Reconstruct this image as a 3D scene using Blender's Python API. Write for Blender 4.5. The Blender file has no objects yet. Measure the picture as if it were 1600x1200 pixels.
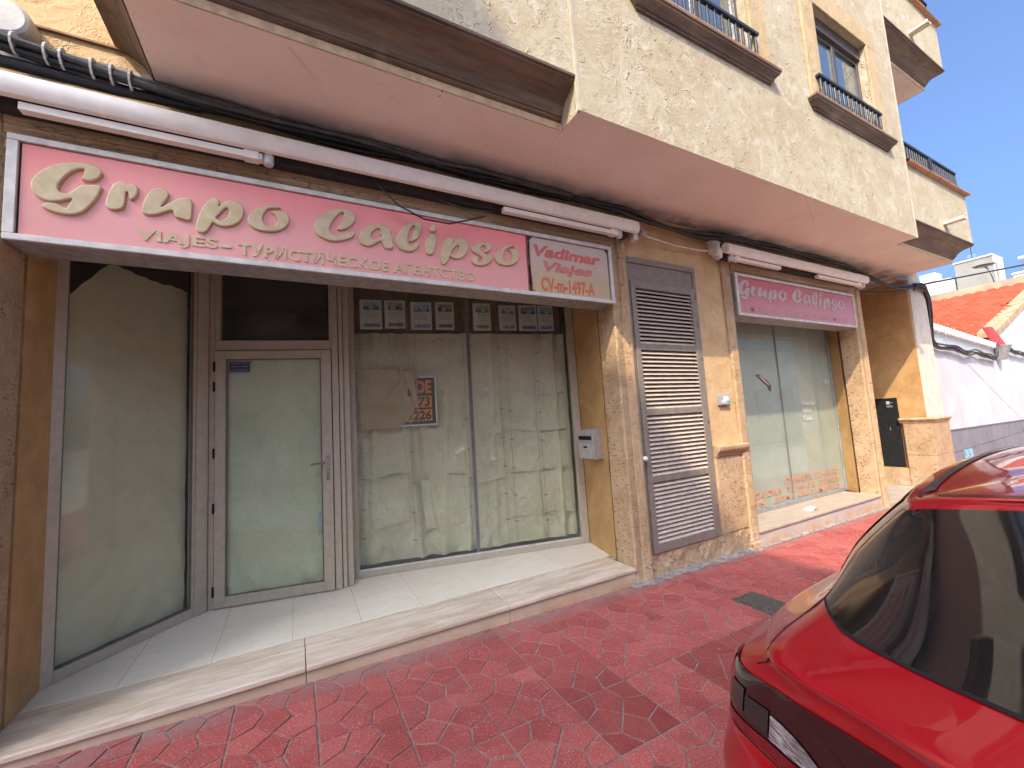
import bpy, bmesh, math, random
from mathutils import Vector, Matrix
R = math.radians
rnd = random.Random(7)
SC = bpy.context.scene
COL = SC.collection

# ------------------------------------------------------------------ camera
cam = bpy.data.cameras.new('camera')
cam.sensor_fit = 'HORIZONTAL'; cam.sensor_width = 36; cam.lens = 36 * 638.19 / 1600
cam.clip_start = 0.05; cam.clip_end = 3000
camo = bpy.data.objects.new('camera', cam); COL.objects.link(camo)
yaw, pit, rol = 0.489698, 0.092320, -0.060864
fw = Vector((math.sin(yaw) * math.cos(pit), math.cos(yaw) * math.cos(pit), math.sin(pit)))
r0 = Vector((math.cos(yaw), -math.sin(yaw), 0)); u0 = r0.cross(fw)
rv = r0 * math.cos(rol) + u0 * math.sin(rol); uv = u0 * math.cos(rol) - r0 * math.sin(rol)
mx = Matrix((rv, uv, -fw)).transposed().to_4x4(); mx.translation = (0, -3.0, 1.62)
camo.matrix_world = mx
SC.camera = camo

# ------------------------------------------------------------------ light
SUN = Vector((-1.30, -1.0, 1.60)).normalized()          # towards the sun
el = math.asin(SUN.z); az = math.atan2(SUN.x, SUN.y)
w = bpy.data.worlds.new('World'); SC.world = w; w.use_nodes = True
nt = w.node_tree; nt.nodes.clear()
sky = nt.nodes.new('ShaderNodeTexSky'); sky.sky_type = 'NISHITA'; sky.sun_disc = False
sky.sun_elevation = el; sky.sun_rotation = az; sky.altitude = 50; sky.air_density = 0.9; sky.dust_density = 9.0; sky.ozone_density = 9.5
bg = nt.nodes.new('ShaderNodeBackground'); bg.inputs['Strength'].default_value = 0.15
wo = nt.nodes.new('ShaderNodeOutputWorld')
nt.links.new(sky.outputs[0], bg.inputs[0]); nt.links.new(bg.outputs[0], wo.inputs[0])
sl = bpy.data.lights.new('sun', 'SUN'); sl.energy = 2.0; sl.angle = R(0.53); sl.color = (1, 0.86, 0.66)
slo = bpy.data.objects.new('sun', sl); COL.objects.link(slo)
slo.rotation_euler = (-SUN).to_track_quat('-Z', 'Y').to_euler()
SC.view_settings.view_transform = 'Standard'; SC.view_settings.look = 'None'
SC.view_settings.exposure = 1.5; SC.view_settings.gamma = 1
SC.cycles.use_denoising = True
SC.cycles.max_bounces = 8; SC.cycles.transparent_max_bounces = 12

# ------------------------------------------------------------------ helpers
class M:
    def __init__(s): s.v = []; s.f = []
    def add(s, vs, fs):
        b = len(s.v); s.v += [tuple(p) for p in vs]; s.f += [tuple(b + i for i in f) for f in fs]; return s
    def box(s, x0, x1, y0, y1, z0, z1):
        return s.add([(x0,y0,z0),(x1,y0,z0),(x1,y1,z0),(x0,y1,z0),(x0,y0,z1),(x1,y0,z1),(x1,y1,z1),(x0,y1,z1)],
                     [(0,3,2,1),(4,5,6,7),(0,1,5,4),(1,2,6,5),(2,3,7,6),(3,0,4,7)])
    def obox(s, fr, s0, s1, t0, t1, z0, z1):
        P = lambda a, b, z: fr(a, b, z)
        return s.add([P(s0,t0,z0),P(s1,t0,z0),P(s1,t1,z0),P(s0,t1,z0),P(s0,t0,z1),P(s1,t0,z1),P(s1,t1,z1),P(s0,t1,z1)],
                     [(0,3,2,1),(4,5,6,7),(0,1,5,4),(1,2,6,5),(2,3,7,6),(3,0,4,7)])
    def prism(s, poly, ax, a, b):
        mp = {'x': lambda t, p: (t, p[0], p[1]), 'y': lambda t, p: (p[0], t, p[1]), 'z': lambda t, p: (p[0], p[1], t)}[ax]
        n = len(poly)
        vs = [mp(a, p) for p in poly] + [mp(b, p) for p in poly]
        fs = [tuple(range(n)), tuple(range(2 * n - 1, n - 1, -1))] + [(i, n + i, n + (i + 1) % n, (i + 1) % n) for i in range(n)]
        return s.add(vs, fs)
    def sweep(s, path, prof):
        """mitred sweep: path = plan points (x, y) with outward normals to the right-hand side; prof = [(offset, z)], closed at the ends"""
        n = len(path); rings = []
        for i in range(n):
            p = Vector(path[i])
            ds = []
            if i > 0: ds.append((p - Vector(path[i-1])).normalized())
            if i < n - 1: ds.append((Vector(path[i+1]) - p).normalized())
            ns = [Vector((d.y, -d.x)) for d in ds]
            nn = sum(ns, Vector((0, 0))); nn.normalize(); k = 1.0 / max(0.3, nn.dot(ns[0]))
            rings.append([(p.x + nn.x * o * k, p.y + nn.y * o * k, z) for o, z in prof])
        m = len(prof); vs = [q for r_ in rings for q in r_]
        fs = [(i*m+j, (i+1)*m+j, (i+1)*m+j+1, i*m+j+1) for i in range(n-1) for j in range(m-1)]
        return s.add(vs, fs)
    def tube(s, pts, r, n=7, cap=True):
        pts = [Vector(p) for p in pts]; k = len(pts); vs = []
        rr = r if hasattr(r, '__len__') else [r] * k
        up = Vector((0.13, 0.21, 1)).normalized()
        for i, p in enumerate(pts):
            d = (pts[min(i+1, k-1)] - pts[max(i-1, 0)]).normalized()
            a = d.cross(up)
            if a.length < 1e-3: a = d.cross(Vector((1, 0, 0)))
            a.normalize(); b = d.cross(a)
            for j in range(n):
                t = 2 * math.pi * j / n
                vs.append(p + (a * math.cos(t) + b * math.sin(t)) * rr[i])
        fs = [(i*n+j, i*n+(j+1) % n, (i+1)*n+(j+1) % n, (i+1)*n+j) for i in range(k-1) for j in range(n)]
        if cap: fs += [tuple(range(n-1, -1, -1)), tuple(range((k-1)*n, k*n))]
        return s.add(vs, fs)
    def grid(s, nu, nv, fn):
        vs = [fn(i / nu, j / nv) for j in range(nv + 1) for i in range(nu + 1)]
        return s.add(vs, [(j*(nu+1)+i, j*(nu+1)+i+1, (j+1)*(nu+1)+i+1, (j+1)*(nu+1)+i) for j in range(nv) for i in range(nu)])
    def lathe(s, c, prof, ax='z', n=16):
        vs = []
        for r_, h in prof:
            for j in range(n):
                t = 2 * math.pi * j / n; a, b = r_ * math.cos(t), r_ * math.sin(t)
                vs.append({'z': (c[0]+a, c[1]+b, c[2]+h), 'y': (c[0]+a, c[1]+h, c[2]+b), 'x': (c[0]+h, c[1]+a, c[2]+b)}[ax])
        k = len(prof)
        fs = [(i*n+j, i*n+(j+1) % n, (i+1)*n+(j+1) % n, (i+1)*n+j) for i in range(k-1) for j in range(n)]
        fs += [tuple(range(n-1, -1, -1)), tuple(range((k-1)*n, k*n))]
        return s.add(vs, fs)
    def build(s, name, mat, parent=None, bevel=0, smooth=False, seg=2, fix=True):
        me = bpy.data.meshes.new(name); me.from_pydata(s.v, [], s.f); me.materials.append(mat)
        if fix:
            bm = bmesh.new(); bm.from_mesh(me); bmesh.ops.recalc_face_normals(bm, faces=bm.faces); bm.to_mesh(me); bm.free()
        me.update()
        return link(name, me, parent, bevel, smooth, seg)
def link(name, me, parent=None, bevel=0, smooth=False, seg=2):
    o = bpy.data.objects.new(name, me); COL.objects.link(o)
    if smooth:
        for p in me.polygons: p.use_smooth = True
    if bevel:
        b = o.modifiers.new('bevel', 'BEVEL'); b.width = bevel; b.segments = seg; b.limit_method = 'ANGLE'; b.angle_limit = R(35)
        for p in me.polygons: p.use_smooth = True
        try: b.harden_normals = True
        except Exception: pass
    if parent: adopt(o, parent)
    return o
WORLDLOC = {}
def adopt(o, parent):
    o.parent = parent
    base = WORLDLOC.get(parent.name, Vector((0, 0, 0)))
    o.matrix_parent_inverse = Matrix.Translation(-base)
    WORLDLOC[o.name] = Vector((0, 0, 0))
def tag(o, label, cat, group=None):
    o['label'] = label; o['category'] = cat
    if group: o['group'] = group
    return o
def thing(name, label, cat, loc, group=None):
    o = bpy.data.objects.new(name, None); o.empty_display_size = 0.1; o.location = loc; COL.objects.link(o)
    WORLDLOC[o.name] = Vector(loc)
    return tag(o, label, cat, group)
def struct(o, kind='structure'): o['kind'] = kind; return o
def frame_of(a, b):
    a = Vector((a[0], a[1], 0)); b = Vector((b[0], b[1], 0)); d = (b - a); L = d.length; d.normalize(); n = Vector((d.y, -d.x, 0))
    return (lambda s_, t_, z: tuple(a + d * s_ + n * t_ + Vector((0, 0, z)))), L
def zg(x):                                               # the street falls gently to the right
    x = max(-8, min(12.5, x)); return 0.095 - 0.02 * x + 0.0008 * x * x
def text_mesh(name, body, mat, place, size=1.0, bold=0.0, shear=0.0, thick=0.002, parent=None, width=None, height=None, bevel=0.0, spacing=1.0):
    """flat lettering; place(u, v, w) maps text space to the world; width/height rescale the text box"""
    cu = bpy.data.curves.new(name, 'FONT'); cu.body = body.translate(str.maketrans('АВЕКМНОРСТХ', 'ABEKMHOPCTX'))   # same shapes, cleaner outlines
    cu.size = size * 10; cu.shear = shear; cu.offset = bold * 10; cu.space_character = spacing
    cu.extrude = thick; cu.bevel_depth = bevel; cu.resolution_u = 4
    t = bpy.data.objects.new(name, cu); COL.objects.link(t)
    dg = bpy.context.evaluated_depsgraph_get(); me = bpy.data.meshes.new_from_object(t.evaluated_get(dg))
    bpy.data.objects.remove(t); bpy.data.curves.remove(cu)
    xs = [v.co.x for v in me.vertices]; ys = [v.co.y for v in me.vertices]
    x0, x1, y0, y1 = min(xs), max(xs), min(ys), max(ys)
    sx = (width / (x1 - x0)) if width else 1; sy = (height / (y1 - y0)) if height else (sx if not width else 1)
    for v in me.vertices: v.co = place((v.co.x - x0) * sx, (v.co.y - y0) * sy, v.co.z)
    me.name = name; me.materials.clear(); me.materials.append(mat)
    return link(name, me, parent)
def catmull(pts, k=4):
    n = len(pts); out = []
    for i in range(n):
        p0, p1, p2, p3 = (Vector(pts[(i + j) % n]) for j in (-1, 0, 1, 2))
        for q in range(k):
            t = q / k
            out.append(0.5 * ((2*p1) + (p2-p0)*t + (2*p0-5*p1+4*p2-p3)*t*t + (3*p1-p0-3*p2+p3)*t*t*t))
    return out
def shape_mesh(name, polys, mat, place, thick, bevel, parent=None, k=4):
    """filled outlines (first outer, others holes or islands) -> solid letter"""
    cu = bpy.data.curves.new(name, 'CURVE'); cu.dimensions = '2D'; cu.fill_mode = 'BOTH'; cu.extrude = thick; cu.bevel_depth = bevel; cu.bevel_resolution = 2; cu.offset = -bevel
    for poly in polys:
        pts = catmull(poly, k); sp = cu.splines.new('POLY'); sp.points.add(len(pts) - 1); sp.use_cyclic_u = True
        for p, q in zip(sp.points, pts): p.co = (q[0], q[1], 0, 1)
    t = bpy.data.objects.new(name, cu); COL.objects.link(t)
    dg = bpy.context.evaluated_depsgraph_get(); me = bpy.data.meshes.new_from_object(t.evaluated_get(dg))
    bpy.data.objects.remove(t); bpy.data.curves.remove(cu)
    for v in me.vertices: v.co = place(v.co.x, v.co.y, v.co.z)
    me.name = name; me.materials.clear(); me.materials.append(mat)
    return link(name, me, parent)
# ------------------------------------------------------------------ materials
class N:
    def __init__(s, name):
        s.m = bpy.data.materials.new(name); s.m.use_nodes = True; s.t = s.m.node_tree; s.n = s.t.nodes; s.l = s.t.links
        s.b = s.n['Principled BSDF']; s.out = s.n['Material Output']; s.tc = None
    def new(s, ty, **kw):
        x = s.n.new(ty)
        for k, v in kw.items():
            if k in x.inputs: s.set(x.inputs[k], v)
            else: setattr(x, k, v)
        return x
    def set(s, inp, v):
        if hasattr(v, 'is_linked') or isinstance(v, bpy.types.NodeSocket): s.l.new(v, inp)
        else: inp.default_value = v
    def co(s, scale=(1, 1, 1), rot=(0, 0, 0), loc=(0, 0, 0)):
        if not s.tc: s.tc = s.n.new('ShaderNodeTexCoord')
        mp = s.n.new('ShaderNodeMapping'); s.l.new(s.tc.outputs['Object'], mp.inputs[0])
        mp.inputs['Scale'].default_value = scale; mp.inputs['Rotation'].default_value = rot; mp.inputs['Location'].default_value = loc
        return mp.outputs[0]
    def noise(s, scale, detail=3, rough=0.55, dist=0.0, co=None):
        x = s.n.new('ShaderNodeTexNoise'); s.l.new(co or s.co(), x.inputs['Vector'])
        x.inputs['Scale'].default_value = scale; x.inputs['Detail'].default_value = detail; x.inputs['Roughness'].default_value = rough; x.inputs['Distortion'].default_value = dist
        return x.outputs[0]
    def vor(s, scale, feature='F1', co=None, rand=1.0):
        x = s.n.new('ShaderNodeTexVoronoi'); x.feature = feature; s.l.new(co or s.co(), x.inputs['Vector']); x.inputs['Scale'].default_value = scale; x.inputs['Randomness'].default_value = rand
        return x
    def ramp(s, v, a, b, lo=0.0, hi=1.0):
        x = s.n.new('ShaderNodeMapRange'); x.interpolation_type = 'SMOOTHSTEP'; s.set(x.inputs[0], v)
        x.inputs[1].default_value = a; x.inputs[2].default_value = b; x.inputs[3].default_value = lo; x.inputs[4].default_value = hi
        return x.outputs[0]
    def math(s, op, a, b=0.0, c=0.0):
        x = s.n.new('ShaderNodeMath'); x.operation = op; s.set(x.inputs[0], a); s.set(x.inputs[1], b)
        if op == 'MULTIPLY_ADD': s.set(x.inputs[2], c)
        return x.outputs[0]
    def mix(s, f, a, b, mode='MIX'):
        x = s.n.new('ShaderNodeMix'); x.data_type = 'RGBA'; x.blend_type = mode
        s.set(x.inputs[0], f)
        for i, v in ((6, a), (7, b)):
            if isinstance(v, tuple): v = (v[0], v[1], v[2], 1)
            s.set(x.inputs[i], v)
        return x.outputs[2]
    def xyz(s):
        x = s.n.new('ShaderNodeSeparateXYZ'); s.l.new(s.co(), x.inputs[0]); return x.outputs
    def island(s):
        return s.n.new('ShaderNodeNewGeometry').outputs['Random Per Island']
    def bump(s, h, strength=0.4, dist=0.01, prev=None):
        x = s.n.new('ShaderNodeBump'); s.set(x.inputs['Height'], h); x.inputs['Strength'].default_value = strength; x.inputs['Distance'].default_value = dist
        if prev: s.l.new(prev, x.inputs['Normal'])
        return x.outputs[0]
    def fin(s, col, rough=0.6, nrm=None, metal=0.0, spec=None, coat=0.0):
        if isinstance(col, tuple): col = (col[0], col[1], col[2], 1)
        s.set(s.b.inputs['Base Color'], col); s.set(s.b.inputs['Roughness'], rough); s.set(s.b.inputs['Metallic'], metal)
        if spec is not None: s.b.inputs['Specular IOR Level'].default_value = spec
        if coat: s.b.inputs['Coat Weight'].default_value = coat; s.b.inputs['Coat Roughness'].default_value = 0.03
        if nrm: s.l.new(nrm, s.b.inputs['Normal'])
        return s.m
def plain(name, col, rough=0.5, metal=0.0, var=0.12, scale=14, bump=0.0, spec=None, coat=0.0):
    n = N(name); v = n.noise(scale, 4, 0.6)
    c = n.mix(n.ramp(v, 0.3, 0.7), tuple(x * (1 - var) for x in col), tuple(min(1, x * (1 + var)) for x in col))
    r = n.ramp(n.noise(scale * 2.3, 2), 0.3, 0.7, max(0.02, rough - 0.08), min(1, rough + 0.08))
    return n.fin(c, r, n.bump(n.noise(scale * 6, 2), bump, 0.004) if bump else None, metal, spec, coat)

def m_facade():                                          # cream trowelled stucco with worm-like ridges
    n = N('cream_stucco')
    worms = []
    for sc_, ro, lo, wd in ((6.2, (0, 0, 0), (0, 0, 0), .017), (8.0, (.4, .7, .2), (3, 1, 7), .014), (7.0, (1.1, .2, .9), (5, 8, 2), .014)):
        a = n.noise(sc_, 1.2, 0.5, 1.5, n.co((1, 1, 1), ro, lo)); rid = n.ramp(n.math('ABSOLUTE', n.math('SUBTRACT', a, 0.5)), 0.0, wd, 1, 0)
        mk = n.ramp(n.noise(sc_ * 1.7, 1, 0.5, 0, n.co((1, 1, 1), ro, (lo[0] + 9, lo[1] + 2, 4))), 0.54, 0.64)
        worms.append(n.math('MULTIPLY', rid, mk))
    worm = n.math('MAXIMUM', worms[0], n.math('MAXIMUM', worms[1], worms[2]))
    soft = n.noise(3.0, 4, 0.6, 0.8)
    c = n.mix(n.ramp(n.noise(2.1, 5, 0.65, 0.6), 0.3, 0.7), (0.375, 0.295, 0.18), (0.445, 0.375, 0.255))
    c = n.mix(n.ramp(n.noise(7, 4, 0.7, 0.8), 0.5, 0.72, 0, 0.8), c, (0.52, 0.465, 0.365))
    c = n.mix(n.ramp(n.noise(9, 3, 0.6, 0.3, n.co((1, 1, 0.15))), 0.56, 0.8, 0, 0.3), c, (0.30, 0.20, 0.10))
    c = n.mix(n.math('MULTIPLY', worm, 0.22), c, (0.24, 0.16, 0.085))
    nb = n.bump(worm, 0.7, 0.010); nb = n.bump(soft, 0.45, 0.03, nb); nb = n.bump(n.noise(19, 3, .6, .8), 0.5, 0.010, nb); nb = n.bump(n.noise(70, 3), 0.3, 0.004, nb)
    return n.fin(c, 0.82, nb)
def m_ochre(name, a, b, k=1.0):                          # ochre rough-troweled plaster
    n = N(name)
    sw = n.noise(13, 2, 0.5, 2.2); rid = n.ramp(n.math('ABSOLUTE', n.math('SUBTRACT', sw, 0.5)), 0, 0.05, 1, 0)
    c = n.mix(n.ramp(n.noise(3.2, 5, 0.65, 0.5), 0.3, 0.7), a, b)
    c = n.mix(n.ramp(n.noise(28, 4, 0.7), 0.55, 0.78, 0, 0.5), c, tuple(x * 0.55 for x in a))
    nb = n.bump(n.math('MULTIPLY', rid, n.ramp(n.noise(5, 1), 0.42, 0.6)), 0.45 * k, 0.012); nb = n.bump(n.noise(40, 4, 0.7), 0.35 * k, 0.006, nb); nb = n.bump(n.noise(9, 2, 0.5, 1.0), 0.5 * k, 0.02, nb)
    return n.fin(c, 0.8, nb)
def m_stone(name, a, b, pit=(0.2, 0.11, 0.05), str_=(1, 1, 1), lime=0.0):  # pitted artificial stone
    n = N(name)
    c = n.mix(n.ramp(n.noise(4, 5, 0.65, 0.4, n.co(str_)), 0.3, 0.7), a, b)
    c = n.mix(n.ramp(n.noise(16, 4, 0.7, 0.2), 0.55, 0.75, 0, 0.5), c, tuple(min(1, x * 1.25) for x in b))
    p = n.math('MULTIPLY', n.ramp(n.noise(36, 4, 0.7, 0.6, n.co((1, 1, 2.2))), 0.57, 0.65), n.ramp(n.noise(5, 2), 0.36, 0.54))
    c = n.mix(n.math('MULTIPLY', p, 0.55), c, pit)
    if lime:
        z = n.xyz()[2]
        lm = n.math('MULTIPLY', n.ramp(z, 0.42, 0.08), n.ramp(n.noise(9, 5, 0.7, 0.6), 0.46, 0.62))
        c = n.mix(n.math('MULTIPLY', lm, lime), c, (0.55, 0.47, 0.38))
    nb = n.bump(p, 1.0, -0.016); nb = n.bump(n.noise(48, 4, 0.7), 0.7, 0.008, nb); nb = n.bump(n.noise(7, 3), 0.3, 0.02, nb)
    return n.fin(c, 0.78, nb)
def m_cornice():
    n = N('brown_cornice')
    st = n.noise(7, 5, 0.7, 0.3, n.co((0.18, 1, 2.4)))
    c = n.mix(n.ramp(st, 0.3, 0.72), (0.075, 0.042, 0.024), (0.20, 0.125, 0.075))
    c = n.mix(n.ramp(n.noise(3, 3, 0.6), 0.55, 0.8, 0, 0.7), c, (0.30, 0.21, 0.13))
    ch = n.ramp(n.noise(9, 3, 0.6, 0.4, n.co((1, 1, 1), (0, 0, 0), (2.7, 0, 0.4))), 0.735, 0.755)
    c = n.mix(ch, c, (0.62, 0.55, 0.48))
    nb = n.bump(st, 0.35, 0.01); nb = n.bump(n.noise(80, 3), 0.2, 0.003, nb)
    return n.fin(c, 0.62, nb)
def m_soffit():
    n = N('painted_soffit')
    c = n.mix(n.ramp(n.noise(1.6, 4, 0.6), 0.3, 0.7), (0.78, 0.63, 0.52), (0.84, 0.70, 0.59))
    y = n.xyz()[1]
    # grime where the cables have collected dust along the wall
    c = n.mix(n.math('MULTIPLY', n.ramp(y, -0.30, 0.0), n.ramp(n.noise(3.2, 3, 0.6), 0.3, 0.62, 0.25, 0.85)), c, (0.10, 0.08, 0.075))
    c = n.mix(n.ramp(n.noise(9, 2), 0.78, 0.80), c, (0.16, 0.10, 0.08))
    ck = n.math('MULTIPLY', n.ramp(n.vor(0.8, 'DISTANCE_TO_EDGE', n.co((1, 1.6, 1))).outputs[0], 0.0, 0.006, 1, 0), n.ramp(n.noise(1.7, 2), 0.5, 0.6, 0, 0.35))
    c = n.mix(ck, c, (0.25, 0.17, 0.13)); c = n.mix(n.ramp(n.noise(2.6, 5, 0.7, 0.6), 0.55, 0.8, 0, 0.3), c, (0.46, 0.33, 0.25))
    nb = n.bump(n.noise(60, 4, 0.7), 0.6, 0.007); nb = n.bump(n.noise(14, 2, 0.5, 1.0, n.co((0.4, 1, 1))), 0.35, 0.015, nb)
    return n.fin(c, 0.85, nb)
def m_tiles():                                           # red concrete paving pieces
    n = N('red_paving')
    i = n.island()
    c = n.mix(i, (0.31, 0.054, 0.045), (0.40, 0.086, 0.070))
    c = n.mix(n.ramp(n.noise(2.0, 3, 0.6), 0.35, 0.7), c, n.mix(i, (0.35, 0.074, 0.062), (0.43, 0.112, 0.092)))
    c = n.mix(n.ramp(n.noise(170, 1, 0.5), 0.62, 0.70, 0, 0.75), c, (0.62, 0.42, 0.36))
    c = n.mix(n.ramp(n.noise(140, 1, 0.5, 0, n.co((1, 1, 1), (0, 0, 0), (4, 4, 4))), 0.62, 0.70, 0, 0.6), c, (0.13, 0.03, 0.028))
    st = n.ramp(n.noise(1.3, 5, 0.7, 0.6, n.co((1, 1, 1), (0, 0, 0), (0.35, 3.2, 0))), 0.52, 0.62)
    c = n.mix(n.math('MULTIPLY', st, 0.25), c, (0.13, 0.035, 0.03))
    o = n.xyz(); wn = n.n.new('ShaderNodeTexWhiteNoise'); cb = n.n.new('ShaderNodeCombineXYZ')   # whole tiles replaced with darker ones
    n.set(cb.inputs[0], n.math('FLOOR', n.math('MULTIPLY_ADD', o[0], 1 / .405, -.895 / .405 + 40))); n.set(cb.inputs[1], n.math('FLOOR', n.math('MULTIPLY_ADD', o[1], 1 / .4125, .165 / .4125 + 40)))
    n.l.new(cb.outputs[0], wn.inputs['Vector'])
    tone = n.math('MULTIPLY', n.ramp(wn.outputs['Value'], .45, .95), n.ramp(o[1], -.55, -1.0, .15, .55))
    c = n.mix(tone, c, (0.17, 0.030, 0.024))
    c = n.mix(n.ramp(n.noise(24, 5, 0.75, 0.4), 0.66, 0.78, 0, 0.4), c, (0.42, 0.27, 0.24))
    y = n.xyz()[1]
    edge = n.math('MULTIPLY', n.ramp(y, -0.22, -0.03), n.ramp(n.noise(5, 5, 0.7, 0.5), 0.3, 0.6))
    c = n.mix(n.math('MULTIPLY', edge, 0.7), c, (0.24, 0.18, 0.155))
    c = n.mix(n.ramp(n.noise(31, 1, 0.4), 0.80, 0.82, 0, 0.7), c, (0.50, 0.42, 0.38))
    nb = n.bump(n.noise(230, 3, 0.7), 0.55, 0.003); nb = n.bump(n.noise(18, 3), 0.25, 0.004, nb)
    return n.fin(c, n.ramp(n.noise(9, 3), 0.3, 0.7, 0.6, 0.85), nb, spec=0.25)
def m_marble():
    n = N('cream_marble_tile')
    i = n.island()
    c = n.mix(i, (0.72, 0.635, 0.49), (0.77, 0.69, 0.55))
    v = n.noise(2.2, 6, 0.65, 1.0, n.co((0.6, 1.8, 1))); rid = n.ramp(n.math('ABSOLUTE', n.math('SUBTRACT', v, 0.5)), 0, 0.010, 1, 0)
    c = n.mix(n.math('MULTIPLY', rid, 0.45), c, (0.46, 0.40, 0.32))
    c = n.mix(n.ramp(n.noise(13, 4, 0.7, 0.3), 0.72, 0.75, 0, 0.55), c, (0.30, 0.24, 0.18))
    c = n.mix(n.ramp(n.noise(1.3, 3, 0.5), 0.3, 0.7, 0, 0.16), c, (0.54, 0.47, 0.37))
    return n.fin(c, 0.24)
def m_step(name='step_travertine', a=(0.47, 0.35, 0.23), b=(0.70, 0.60, 0.47)):
    n = N(name)
    v = n.noise(6, 6, 0.7, 0.6, n.co((0.35, 2.2, 1.6)))
    c = n.mix(n.ramp(v, 0.3, 0.7), a, b)
    c = n.mix(n.ramp(n.noise(5, 5, 0.7, 0.3, n.co((0.5, 1.5, 1))), 0.56, 0.72, 0, 0.5), c, (0.36, 0.27, 0.19))
    c = n.mix(n.ramp(n.noise(22, 3, 0.7), 0.70, 0.74, 0, 0.6), c, (0.22, 0.16, 0.11))
    return n.fin(c, n.ramp(n.noise(9, 4), 0.3, 0.7, 0.28, 0.5), n.bump(v, 0.12, 0.006))
def m_riser(name, a, b, rust=0.6):
    n = N(name)
    c = n.mix(n.ramp(n.noise(3, 4, 0.65), 0.3, 0.7), a, b)
    z = n.xyz()[2]; 
    g = n.math('MULTIPLY', n.ramp(z, 0.15, 0.03), n.ramp(n.noise(4.5, 5, 0.7, 0.4), 0.36, 0.6))
    c = n.mix(n.math('MULTIPLY', g, rust), c, (0.46, 0.25, 0.09))
    c = n.mix(n.ramp(n.noise(12, 5, 0.75), 0.62, 0.74, 0, 0.5), c, (0.30, 0.19, 0.10))
    return n.fin(c, 0.55, n.bump(n.noise(30, 3), 0.2, 0.004))
def m_pink():                                            # sun-bleached red acrylic
    n = N('faded_red_acrylic')
    o = n.xyz()
    t = n.math('MULTIPLY_ADD', n.noise(1.1, 3, 0.5), 0.30, n.math('MULTIPLY_ADD', o[2], 1.0, n.math('MULTIPLY', o[0], 0.035)))
    c = n.mix(n.ramp(t, 3.02, 3.46), (0.77, 0.325, 0.275), (0.90, 0.24, 0.20))
    c = n.mix(n.ramp(n.noise(5, 4, 0.7, 0.2, n.co((3, 1, 0.4))), 0.5, 0.8, 0, 0.3), c, (0.68, 0.38, 0.33))
    c = n.mix(n.ramp(n.noise(40, 3, 0.7), 0.66, 0.74, 0, 0.25), c, (0.35, 0.15, 0.13))
    return n.fin(c, 0.3)
def m_letters(name, a, b, g=0.0):
    n = N(name)
    c = n.mix(n.ramp(n.noise(14, 4, 0.65, 0.3), 0.3, 0.7), a, b)
    c = n.mix(n.ramp(n.noise(60, 3), 0.62, 0.74, 0, 0.4), c, tuple(x * 0.7 for x in a))
    return n.fin(c, 0.5)
def m_glass(name, tint=(0.94, 0.96, 0.92), rough=0.0, dirt=0.0):
    n = N(name)
    n.n.remove(n.b)
    tr = n.n.new('ShaderNodeBsdfTransparent'); tr.inputs[0].default_value = (*tint, 1)
    gl = n.n.new('ShaderNodeBsdfGlossy'); gl.inputs['Roughness'].default_value = rough; gl.inputs[0].default_value = (0.95, 0.97, 0.97, 1)
    fr = n.n.new('ShaderNodeFresnel'); bf = n.n.new('ShaderNodeNewGeometry').outputs['Backfacing']   # both faces of the thin pane reflect alike
    n.set(fr.inputs[0], n.math('MULTIPLY_ADD', bf, 1 / 1.5 - 1.5, 1.5))
    k = n.math('MULTIPLY', fr.outputs[0], 0.62)
    mxs = n.n.new('ShaderNodeMixShader'); n.l.new(k, mxs.inputs[0]); n.l.new(tr.outputs[0], mxs.inputs[1]); n.l.new(gl.outputs[0], mxs.inputs[2])
    last = mxs
    if dirt:
        df = n.n.new('ShaderNodeBsdfDiffuse'); df.inputs[0].default_value = (0.62, 0.62, 0.56, 1)
        z = n.ramp(n.noise(2.2, 5, 0.7, 0.4), 0.35, 0.8, 0.25 * dirt, dirt)
        m2 = n.n.new('ShaderNodeMixShader'); n.l.new(z, m2.inputs[0]); n.l.new(mxs.outputs[0], m2.inputs[1]); n.l.new(df.outputs[0], m2.inputs[2]); last = m2
    n.l.new(last.outputs[0], n.out.inputs[0])
    return n.m
def m_paper(name, a, b, fold=0.5):
    n = N(name)
    c = n.mix(n.ramp(n.noise(2.2, 4, 0.6), 0.3, 0.7), a, b)
    cr = n.vor(3.4, 'DISTANCE_TO_EDGE', n.co((1, 1, 0.7)))
    nb = n.bump(n.noise(5, 4, 0.6, 1.4), fold, 0.03); nb = n.bump(n.ramp(cr.outputs[0], 0, 0.05, 1, 0), fold * 0.35, 0.004, nb)
    return n.fin(c, 0.48, nb)
def m_paint():                                           # red metallic clearcoat
    n = N('red_car_paint')
    fl = n.noise(900, 1)
    c = n.mix(n.ramp(fl, 0.4, 0.7), (0.34, 0.0015, 0.008), (0.44, 0.003, 0.013))
    n.b.inputs['Metallic'].default_value = 0.25
    c2 = n.mix(n.ramp(n.noise(30, 5, 0.75), 0.62, 0.8, 0, 0.05), c, (0.45, 0.28, 0.22))
    n.fin(c2, 0.34, None, 0.25, 0.5, 1.0)
    n.b.inputs['Coat IOR'].default_value = 1.5
    return n.m

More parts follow.
